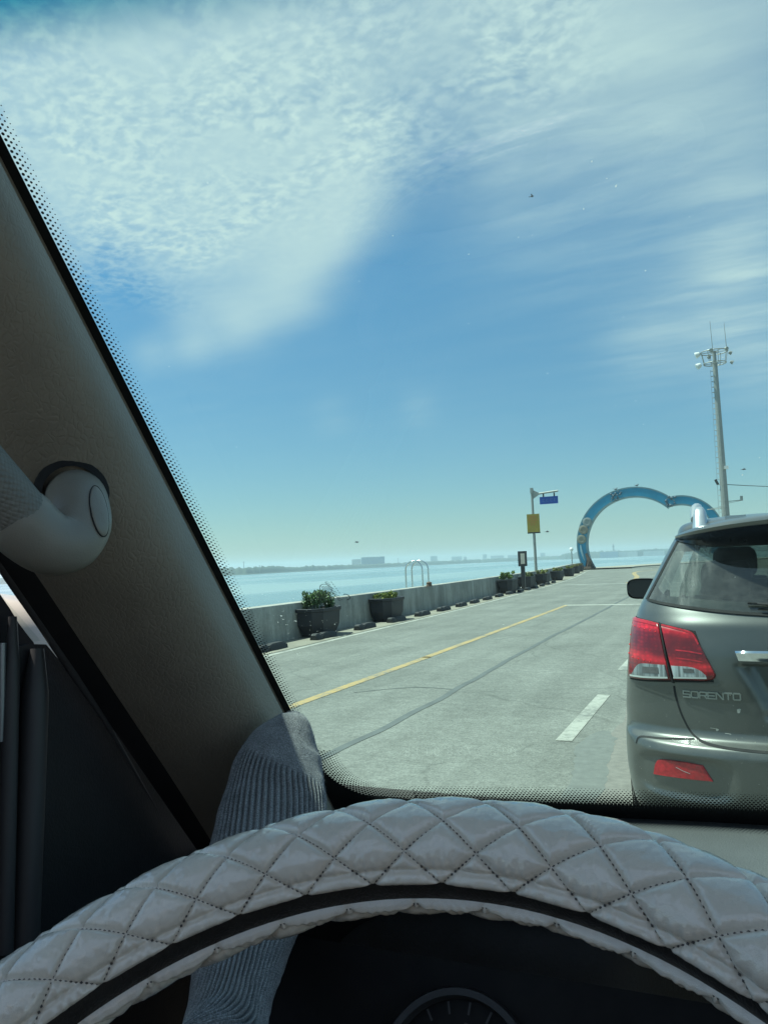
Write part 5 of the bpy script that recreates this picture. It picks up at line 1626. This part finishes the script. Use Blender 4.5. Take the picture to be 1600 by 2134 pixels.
PRT = mat('gauge_print', (.07, .075, .08), .6)
for k in range(-5, 6):
    a = PI / 2 - .055 - k * .335
    c_, s_ = math.cos(a), math.sin(a)
    d = ux * c_ + uy * s_; q = (-ux * s_ + uy * c_) * .0009
    g = G()
    g.add([gc + d * RG * .86 + q + n_f * .001, gc + d * RG * .86 - q + n_f * .001, gc + d * RG * .72 - q + n_f * .001, gc + d * RG * .72 + q + n_f * .001], [(0, 1, 2, 3)])
    g.build('scale_mark', PRT, ins, VB)


def text_mesh(txt, size):
    cu = bpy.data.curves.new('t', 'FONT'); cu.body = txt; cu.size = size; cu.align_x = 'CENTER'; cu.align_y = 'CENTER'; cu.resolution_u = 3
    ob = bpy.data.objects.new('t', cu); C.objects.link(ob)
    dg = bpy.context.evaluated_depsgraph_get()
    me = bpy.data.meshes.new_from_object(ob.evaluated_get(dg))
    vs = [tuple(v.co) for v in me.vertices]; fs = [tuple(p.vertices) for p in me.polygons]
    bpy.data.objects.remove(ob); bpy.data.curves.remove(cu); bpy.data.meshes.remove(me)
    return vs, fs


for k, dgt in ((-2, '1'), (-1, '2'), (0, '3'), (1, '4'), (2, '5')):
    a = PI / 2 - .055 - k * .67
    vs, fs = text_mesh(dgt, .013)
    c = gc + (ux * math.cos(a) + uy * math.sin(a)) * RG * .56 + n_f * .001
    g = G(); g.add([c + ux * v[0] + uy * v[1] for v in vs], fs); g.build('gauge_digit', PRT, ins, VB)

# ---- steering wheel
WC = Vector((-.0945, .1309, 1.2863)); TILT, WR, WT, ROT = 1.0373, .193, .0211, -.0819
e1v = Vector((math.cos(ROT), math.sin(ROT), 0)); n0v = Vector((math.sin(ROT), -math.cos(ROT), 0))
wn = (n0v * math.cos(TILT) + Vector((0, 0, 1)) * math.sin(TILT)); e2v = wn.cross(e1v)
def rim(ph, th, r):
    d = e1v * math.cos(ph) + e2v * math.sin(ph)
    return WC + d * (WR + r * math.cos(th)) + wn * (r * math.sin(th))
CORE = grain_mat('rim_leather', (.022, .021, .021), 500., .3, .5)
g = G(); g.grid([[rim(2 * PI * i / 160, 2 * PI * k / 28, WT - .0042) for k in range(28)] for i in range(160)], cu=True, cv=True)
sw = g.build('steering_wheel', CORE, van, VB, smooth=180)
g = G()
hubp = WC - wn * .045
g.grid([[hubp + (e1v * math.cos(2 * PI * k / 32) + e2v * math.sin(2 * PI * k / 32) * .8) * r + wn * z for k in range(32)] for r, z in ((.085, -.04), (.085, .0), (.075, .018), (.04, .026), (.001, .028))], cv=True)
g.build('hub', HOODM, sw, VB, smooth=50)
for a in (-.25, PI + .25, -PI / 2 - .35, -PI / 2 + .35):
    g = G(); d = e1v * math.cos(a) + e2v * math.sin(a); g.tube([hubp + d * .07, WC + d * .13 - wn * .02, WC + d * (WR - .004)], [.022, .015, .012], n=10, squash=.6); g.build('spoke', HOODM, sw, VB, smooth=60)
# column
g = G(); g.tube([hubp - wn * .02, hubp - wn * .25 + Vector((0, .05, 0))], [.06, .075], n=20); g.build('steering_column', HOODM, van, VB, smooth=60)

# ---- the quilted sleeve on the wheel
TH0, TH1 = math.radians(195), math.radians(165 + 360)                 # the sleeve leaves a gap on the inside of the rim
N_D, P_TH = 40, math.radians(72)
PH0, THC = math.radians(97.2), math.radians(90)
def seamdist(ph, th):
    """distance in metres to the nearest quilting seam (and which side)"""
    a = (ph - PH0) * N_D / (2 * PI); b_ = ((th + PI) % (2 * PI) - PI - THC) / P_TH
    s1 = a + b_; s2 = a - b_
    la, lb = WR * 2 * PI / N_D, WT * P_TH
    k = 1 / math.sqrt((1 / la)**2 + (1 / lb)**2)
    return min(abs(s1 - round(s1)), abs(s2 - round(s2))) * k
TE1, TE0 = math.radians(146), math.radians(208)                       # hem seams
SLV = bpy.data.materials.new('quilted_leatherette'); SLV.use_nodes = True
t = NT(SLV.node_tree); co = t.n('ShaderNodeTexCoord').outputs['Object']
b = t.n('ShaderNodeBsdfPrincipled')
f1 = t.n('ShaderNodeTexNoise', ins={'Vector': co, 'Scale': 30.0, 'Detail': 5.0, 'Roughness': .6})
f2 = t.n('ShaderNodeTexVoronoi', feature='DISTANCE_TO_EDGE', ins={'Vector': co, 'Scale': 1300.0})
f3 = t.n('ShaderNodeTexNoise', ins={'Vector': co, 'Scale': 170.0, 'Detail': 4.0})
c = t.vm('SCALE', (.75, .69, .60)); t.set(c.node.inputs['Scale'], t.mapr(f1.outputs[0], .3, .7, .96, 1.03)); t.set(b.inputs['Base Color'], c)
t.set(b.inputs['Roughness'], t.mapr(f3.outputs[0], .3, .7, .25, .32))
b.inputs['Coat Weight'].default_value = 1.0; b.inputs['Coat Roughness'].default_value = .12; b.inputs['Coat IOR'].default_value = 1.65
h = t.m('ADD', t.m('MULTIPLY', t.mapr(f2.outputs['Distance'], 0, .2), .35), f3.outputs[0])
bp = t.n('ShaderNodeBump', ins={'Strength': .28, 'Distance': .0006, 'Height': h}); t.set(b.inputs['Normal'], bp.outputs[0])
t.n('ShaderNodeOutputMaterial', ins={0: b.outputs[0]})
slv_ = thing('steering_wheel_cover', WC, 'quilted grey leatherette cover with diamond stitching, pulled over the steering wheel rim', 'steering wheel cover')
NTH = 216
ths = np.linspace(TH0, TH1, NTH)
PHS = np.concatenate([np.linspace(math.radians(15), math.radians(168), 1020)[:-1], np.linspace(math.radians(168), math.radians(375), 260)[:-1]])
NPH = len(PHS)
A_, B_ = np.meshgrid(PHS, ths, indexing='ij')
aa = (A_ - PH0) * N_D / (2 * PI); bb = ((B_ + PI) % (2 * PI) - PI - THC) / P_TH
la, lb = WR * 2 * PI / N_D, WT * P_TH
kk = 1 / math.sqrt((1 / la)**2 + (1 / lb)**2)
s1, s2 = aa + bb, aa - bb
d1 = np.abs(s1 - np.round(s1)) * kk; d2 = np.abs(s2 - np.round(s2)) * kk
thw = (B_ % (2 * PI))
dh = np.minimum(np.abs(thw - TE1), np.abs(thw - TE0)) * WT
def puff(d, w): return 1 - np.exp(-(d / w)**1.15)
ran = np.random.default_rng(2).normal(size=(N_D + 4, 12)) * .14
cid = (np.floor(s1).astype(int) * 7 + np.floor(s2).astype(int) * 13) % 97
amp = 1 + np.random.default_rng(5).normal(size=97)[cid] * .10
hgt = (.0021 * np.minimum(puff(d1, .0015), puff(d2, .0015)) + .0009 * np.minimum(puff(d1, .006), puff(d2, .006))) * amp
nst_ = int(math.hypot(la, lb) / .0021)
hgt += .00022 * (np.sin(PI * nst_ * s2) * np.exp(-(d1 / .0022)**2) + np.sin(PI * nst_ * s1) * np.exp(-(d2 / .0022)**2)) * (.5 + .5 * np.sin(A_ * 53 + B_ * 7))
hgt = hgt * (.25 + .75 * puff(dh, .0022)) - .0011 * np.exp(-(dh / .0009)**2)
hgt -= .0009 * np.exp(-(np.minimum(d1, d2) / .0007)**2)
edge = np.minimum(B_ - TH0, TH1 - B_) * WT
hgt = hgt * np.clip(edge / .003, .15, 1) - .0042 * (1 - np.clip(edge / .0016, 0, 1))
hgt += .00028 * np.sin(A_ * 211 + 3 * np.sin(A_ * 37)) * np.exp(-(dh / .004)**2)
# small pulls and wrinkles where the stitches tug
wr = np.random.default_rng(8).normal(size=(NPH // 4 + 2, NTH // 3 + 2))
wr = np.kron(wr, np.ones((4, 3)))[:NPH, :NTH]
for _ in range(3):
    wr = (wr + np.roll(wr, 1, 0) + np.roll(wr, -1, 0) + np.roll(wr, 1, 1) + np.roll(wr, -1, 1)) / 5
hgt += .00010 * wr
rr_ = (WT - .0020) + hgt
ct, st_ = np.cos(B_), np.sin(B_)
cp, sp_ = np.cos(A_)[..., None], np.sin(A_)[..., None]
rad = cp * np.array(e1v) + sp_ * np.array(e2v)
PT = np.array(WC) + rad * (WR + rr_ * ct)[..., None] + np.array(wn) * (rr_ * st_)[..., None]
me = bpy.data.meshes.new('quilted_sleeve')
idx = np.arange(NPH * NTH).reshape(NPH, NTH)
q0 = idx[:, :-1]; q1 = np.roll(idx, -1, 0)[:, :-1]; q2 = np.roll(idx, -1, 0)[:, 1:]; q3 = idx[:, 1:]
faces = np.stack([q0, q1, q2, q3], -1).reshape(-1, 4)
me.from_pydata((PT.reshape(-1, 3) - np.array(WC)).tolist(), [], faces.tolist())
me.polygons.foreach_set('use_smooth', [True] * len(me.polygons)); me.materials.append(SLV); me.update()
so = bpy.data.objects.new('quilted_sleeve', me); C.objects.link(so); so.parent = slv_
bm = bmesh.new(); bm.from_mesh(me); bmesh.ops.recalc_face_normals(bm, faces=bm.faces); bm.to_mesh(me); bm.free()
# stitches
STI = mat('dark_thread', (.10, .092, .088), .8, var=.2, vs=200)
g = G()
pit = .0021
def stitch(ph, th, dph, dth):
    p = rim(ph, th, WT - .0027); q = rim(ph + dph, th + dth, WT - .0027)
    t_ = (q - p).normalized(); o_ = (rim(ph, th, WT + .01) - p).normalized(); s_ = t_.cross(o_)
    a, w, h_ = .00068, .00058, .00055
    g.add([p + t_ * a, p + s_ * w, p - t_ * a, p - s_ * w, p + o_ * h_], [(0, 1, 4), (1, 2, 4), (2, 3, 4), (3, 0, 4)])
lenb = math.hypot(la, lb)
nst = int(lenb / pit)
for sg in (1, -1):
    for i in range(N_D):
        bmin, bmax = -math.ceil((PI * 1.3) / P_TH) - 1, math.ceil((PI * 1.3) / P_TH) + 1
        for k in range(bmin * nst, bmax * nst):
            b_ = k / nst
            th = THC + b_ * P_TH
            thf = th if th >= TH0 - 2 * PI else th + 2 * PI
            if not (TH0 - 2 * PI + .06 < th < TH1 - 2 * PI - .06): continue
            a = i + sg * b_
            ph = PH0 + a * 2 * PI / N_D
            stitch(ph, th, sg * .001 * 2 * PI / N_D, .001 * P_TH)
for te in (TE1,):
    for k in range(int(2 * PI * (WR - .017) / pit)):
        pass
tag(g.build('stitching', STI, slv_, WC), kind='stuff')

# ---- plate with a phone number lying on the dashboard; it shows only as a faint reflection in the glass
pl0 = Vector((-.345, .955, 1.1625))
plate = thing('phone_number_plate', pl0, 'black phone number plate lying on the dashboard, faintly mirrored in the windscreen', 'number plate')
g = G(); g.box(pl0 + Vector((0, 0, .003)), (.175, .03, .006)); g.build('plate_base', BLK, plate, pl0)
WT_ = mat('white_print', (.75, .75, .73), .6, var=.02)
txt = '010 2798 0118'
def dash_seen(x, y, z=1.1692):
    """where on the dashboard the mirror image seen at (x, y) in the windscreen really lies"""
    p = ws_hit(x, y); d = ray(x, y)
    n = np.array(Vector((-.44 * (p[0] - .24), -1.0, -.786)).normalized())
    r = d - 2 * np.dot(d, n) * n
    return p + r * ((z - p[2]) / r[2])
pa_, pb2 = dash_seen(838, 1566), dash_seen(1078, 1566)
pc_, pd_ = dash_seen(958, 1551), dash_seen(958, 1582)
mid = (pa_ + pb2) / 2
wl = float(np.linalg.norm((pb2 - pa_)[:2])); hl = float(abs(pc_[1] - pd_[1]))
for o in list(plate.children): bpy.data.objects.remove(o)
pl0 = Vector((mid[0], (pc_[1] + pd_[1]) / 2, 1.160)); plate.location = pl0
rz = Matrix.Rotation(math.atan2(pb2[1] - pa_[1], pb2[0] - pa_[0]), 3, 'Z')
g = G(); g.box(pl0 + Vector((0, 0, .004)), (wl * 1.06, hl * 1.5, .007), rz); g.build('plate_base', BLK, plate, pl0)
cells = '010 2798 0118'.replace(' ', ' ')
slots = [(0, '0'), (1, '1'), (2, '0'), (3.35, '2'), (4.35, '7'), (5.35, '9'), (6.35, '8'), (7.7, '0'), (8.7, '1'), (9.7, '1'), (10.7, '8')]
for u, ch in slots:
    vs, fs = text_mesh(ch, hl * .92)
    cx0 = wl / 2 - (u + .5) * wl / 11.7
    g = G(); g.add([pl0 + rz @ Vector((cx0 - v[0] * 1.0, -v[1], .0082)) for v in vs], fs); g.build('digit', WT_, plate, pl0)
    g = G(); 
    for sx in (-1, 1): g.box(pl0 + rz @ Vector((cx0 + sx * wl / 11.7 * .48, 0, .0079)), (.0005, hl * 1.25, .0004), rz)
    g.box(pl0 + rz @ Vector((cx0, hl * .62, .0079)), (wl / 11.7 * .96, .0005, .0004), rz); g.box(pl0 + rz @ Vector((cx0, -hl * .62, .0079)), (wl / 11.7 * .96, .0005, .0004), rz)
    g.build('tile_frame', mat('grey_print', (.4, .4, .4), .6), plate, pl0)

# ================================================================== THE FOOT IN A SOCK
FBASE = at(540, 1800, D=.78)
person = thing('person', FBASE, "driver's left foot in a ribbed slate grey sock, toes up, propped against the dashboard", 'person')
def knit_mat(name, col):
    m = bpy.data.materials.new(name); m.use_nodes = True
    t = NT(m.node_tree); co = t.n('ShaderNodeTexCoord').outputs['UV']
    ob = t.n('ShaderNodeTexCoord').outputs['Object']
    b = t.n('ShaderNodeBsdfPrincipled')
    mp = t.n('ShaderNodeMapping', ins={'Vector': co, 'Scale': (170.0, 210.0, 1)})
    v = t.n('ShaderNodeTexVoronoi', feature='F1', ins={'Vector': mp.outputs[0], 'Scale': 1.0, 'Randomness': .45})
    f = t.n('ShaderNodeTexNoise', ins={'Vector': ob, 'Scale': 900.0, 'Detail': 4.0, 'Roughness': .7})
    bg_ = t.n('ShaderNodeTexNoise', ins={'Vector': ob, 'Scale': 60.0, 'Detail': 5.0, 'Roughness': .7})
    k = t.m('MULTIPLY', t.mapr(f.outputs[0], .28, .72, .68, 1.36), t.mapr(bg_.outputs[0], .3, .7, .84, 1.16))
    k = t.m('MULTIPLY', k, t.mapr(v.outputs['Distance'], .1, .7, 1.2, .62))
    pu = t.n('ShaderNodeAttribute', attribute_name='groove_shade').outputs['Fac']
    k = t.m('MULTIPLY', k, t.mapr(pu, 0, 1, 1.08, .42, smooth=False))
    c = t.vm('SCALE', col); t.set(c.node.inputs['Scale'], k); t.set(b.inputs['Base Color'], c)
    b.inputs['Roughness'].default_value = .95; b.inputs['Specular IOR Level'].default_value = .15
    b.inputs['Sheen Weight'].default_value = .35; b.inputs['Sheen Roughness'].default_value = .5
    h = t.m('ADD', t.m('MULTIPLY', v.outputs['Distance'], -1.0), t.m('MULTIPLY', f.outputs[0], .7))
    bp = t.n('ShaderNodeBump', ins={'Strength': .8, 'Distance': .0011, 'Height': h}); t.set(b.inputs['Normal'], bp.outputs[0])
    t.n('ShaderNodeOutputMaterial', ins={0: b.outputs[0]})
    return m


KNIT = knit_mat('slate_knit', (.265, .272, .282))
# centre line of the foot from the toe tip to the shin, half widths and half depths
CL = [(616, 1482, .845), (613, 1496, .843), (606, 1520, .84), (592, 1560, .835), (580, 1610, .825), (573, 1670, .812), (562, 1740, .79), (545, 1820, .765), (520, 1920, .735), (495, 2020, .695), (474, 2120, .655), (455, 2230, .61), (440, 2340, .55), (430, 2480, .47)]
HWID = [.001, .0150, .0255, 0.0390, .0455, .0498, .0512, .0490, .0410, .0330, .0280, .0290, .0340, .042]
HDEP = [.001, .010, .015, .020, .023, .027, .032, .038, .042, .042, .040, .040, .042, .046]
c = catmull([np.array(list(at(x, y, D=d)) + [w, e]) for (x, y, d), w, e in zip(CL, HWID, HDEP)], 22)
c = np.array(c); NP_, NA = len(c), 420
P3 = c[:, :3]; Tn = np.gradient(P3, axis=0); Tn /= np.linalg.norm(Tn, axis=1)[:, None]
acc_ = np.concatenate([[0], np.cumsum(np.linalg.norm(np.diff(P3, axis=0), axis=1))])
angs = np.linspace(0, 2 * PI, NA, endpoint=False)
NR_ = 52
PT = np.zeros((NP_, NA, 3)); NRM = np.zeros((NP_, NA, 3)); RIB = np.zeros((NP_, NA))
dtoe = np.array([0, 0, CAMH]) - P3[40]; dtoe /= np.linalg.norm(dtoe)
for i in range(NP_):
    T = Tn[i]
    f = dtoe - T * np.dot(dtoe, T); f /= np.linalg.norm(f)              # towards the eye: the instep
    s = np.cross(T, f); s /= np.linalg.norm(s)
    if np.dot(s, RB) < 0: s = -s                                        # s: to the right, the big toe side
    w, e = max(c[i, 3], .0005), max(c[i, 4], .0005)
    t_ = acc_[i]
    for k, a in enumerate(angs):
        ca, sa = math.cos(a), math.sin(a)
        dep = e * (1.0 if sa > 0 else .85)
        # toes: the big toe side is thicker
        tk = 1 + .22 * ca * math.exp(-((t_ - .03) / .035)**2)
        p = s * (w * ca) + f * (dep * tk * sa)
        lim = .068 + .016 * ca                                          # where the ribbing starts below the toe cap
        rb = 1 / (1 + math.exp(-(t_ - lim) / .0016))
        tw = a + .55 * (t_ - .05) * 2.2
        rv = math.sin(tw * NR_)
        rib = (.0021 * (math.copysign(abs(rv)**.75, rv)) - .0005) * rb * min(1, t_ / .05)
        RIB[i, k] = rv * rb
        rib *= (.65 + .35 * noise.noise((a * 3, t_ * 30, 1)))
        nrm = s * ca / w + f * sa / dep; nrm /= np.linalg.norm(nrm)
        fold = .0009 * noise.noise((a * 2.2, t_ * 55, 5)) + .0011 * math.sin(t_ * 190 + 2 * ca) * math.exp(-((t_ - .012) / .018)**2) * .35
        PT[i, k] = P3[i] + p + nrm * (rib + fold * min(1, t_ / .02)); NRM[i, k] = nrm
me = bpy.data.meshes.new('foot')
idx = np.arange(NP_ * NA).reshape(NP_, NA)
q = np.stack([idx[:-1], idx[1:], np.roll(idx, -1, 1)[1:], np.roll(idx, -1, 1)[:-1]], -1).reshape(-1, 4)
fc = q.tolist() + [list(map(int, idx[0]))[::-1]]
me.from_pydata((PT.reshape(-1, 3) - np.array(FBASE)).tolist(), [], fc)
uv = me.uv_layers.new(name='UVMap')
U, V_ = np.meshgrid(np.arange(NA) / NA, acc_ / .26)
UVv = np.stack([U, V_], -1).reshape(-1, 2)
li = np.zeros(len(me.loops), dtype=np.int32); me.loops.foreach_get('vertex_index', li)
uv.data.foreach_set('uv', UVv[li].astype(np.float32).ravel())
at_ = me.attributes.new('groove_shade', 'FLOAT', 'POINT')                         # shade in the grooves between the ribs, put into the yarn colour
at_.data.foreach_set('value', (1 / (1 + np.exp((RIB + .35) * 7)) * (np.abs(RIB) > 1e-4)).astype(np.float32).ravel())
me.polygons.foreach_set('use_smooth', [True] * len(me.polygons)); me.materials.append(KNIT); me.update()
bm = bmesh.new(); bm.from_mesh(me); bmesh.ops.recalc_face_normals(bm, faces=bm.faces); bm.to_mesh(me); bm.free()
fo = bpy.data.objects.new('sock', me); C.objects.link(fo); fo.parent = person
# the rest of both legs, below the frame: dark trousers
KHAKI = mat('dark_trousers', (.10, .10, .11), .9, var=.12, vs=30, bump=.2, bs=200)
e_ = Vector(P3[-1])
g = G()
pth_ = catmull([e_ + (e_ - Vector(P3[-30])) * -.05, e_ + Vector((0, -.03, -.02)), (-.29, .12, .985), (-.25, .0, .97), (-.20, -.18, .96), (-.16, -.46, .93), (-.10, -.60, .93)], 8)
g.tube(pth_, list(np.interp(np.linspace(0, 1, len(pth_)), [0, .2, .4, .5, .8, 1], [.046, .050, .062, .070, .088, .12])), n=24)
pth_ = catmull([(.12, .62, .74), (.10, .45, .80), (.06, .16, .99), (.04, .02, .99), (.0, -.2, .96), (-.04, -.46, .93), (-.10, -.60, .93)], 8)
g.tube(pth_, list(np.interp(np.linspace(0, 1, len(pth_)), [0, .3, .45, .8, 1], [.05, .06, .072, .088, .12])), n=24)
g.build('trousers', KHAKI, person, FBASE, smooth=60)
# the driver's unseen body, dark-shirted, added to block light from behind the camera
ADDED_SHIRT = mat('added_body_dark_shirt', (.06, .065, .075), .9, var=.15, vs=25)
g = G(); rows = []
for z, w, d, y in ((.90, .17, .12, -.50), (1.0, .165, .11, -.50), (1.15, .175, .115, -.47), (1.30, .20, .12, -.45), (1.40, .20, .10, -.44), (1.46, .13, .08, -.43), (1.50, .06, .06, -.42), (1.56, .055, .058, -.40)):
    rows.append([(-.10 + w * math.cos(a), y + d * math.sin(a), z) for a in np.linspace(0, 2 * PI, 28, endpoint=False)])
g.grid(rows, cv=True)
sh_ = g.build('added_driver_body', ADDED_SHIRT, person, FBASE, smooth=60)
g = G(); g.ball((-.10, -.38, 1.68), .1, 20, 14, (.78, .95, 1.2)); g.build('added_driver_head', mat('added_head_skin', (.42, .28, .20), .6, var=.06), person, FBASE, smooth=60)
# loose fibres standing off the knit
g = G(); r3 = np.random.default_rng(12)
for _ in range(9000):
    i = int(r3.integers(2, 190)); k = int(r3.integers(0, NA))
    p = PT[i, k]; n_ = NRM[i, k]; L = abs(r3.normal(0, .0008)) + .0004
    d = n_ + r3.normal(size=3) * .55; d /= np.linalg.norm(d)
    b_ = np.cross(d, r3.normal(size=3)); b_ /= np.linalg.norm(b_); b_ *= .00006
    e = p + d * L; e2_ = e + (d + r3.normal(size=3) * .7) * L * .7
    g.add([p - b_, p + b_, e + b_, e - b_, e2_], [(0, 1, 2, 3), (3, 2, 4)])
tag(g.build('lint', mat('grey_lint', (.24, .26, .30), .9, var=.1), person, FBASE), kind='stuff')

# ================================================================== THE AIR
hz = G(); hz.box((0, 1250, 14.5), (7200, 4900, 40.0))
hm = bpy.data.materials.new('haze_air'); hm.use_nodes = True
t = NT(hm.node_tree)
v = t.n('ShaderNodeVolumePrincipled', ins={'Color': (.80, .92, 1.0, 1), 'Density': HAZE, 'Anisotropy': .35})
t.n('ShaderNodeOutputMaterial', ins={1: v.outputs[0]})
haze = hz.build('haze', hm)
tag(haze, kind='stuff')
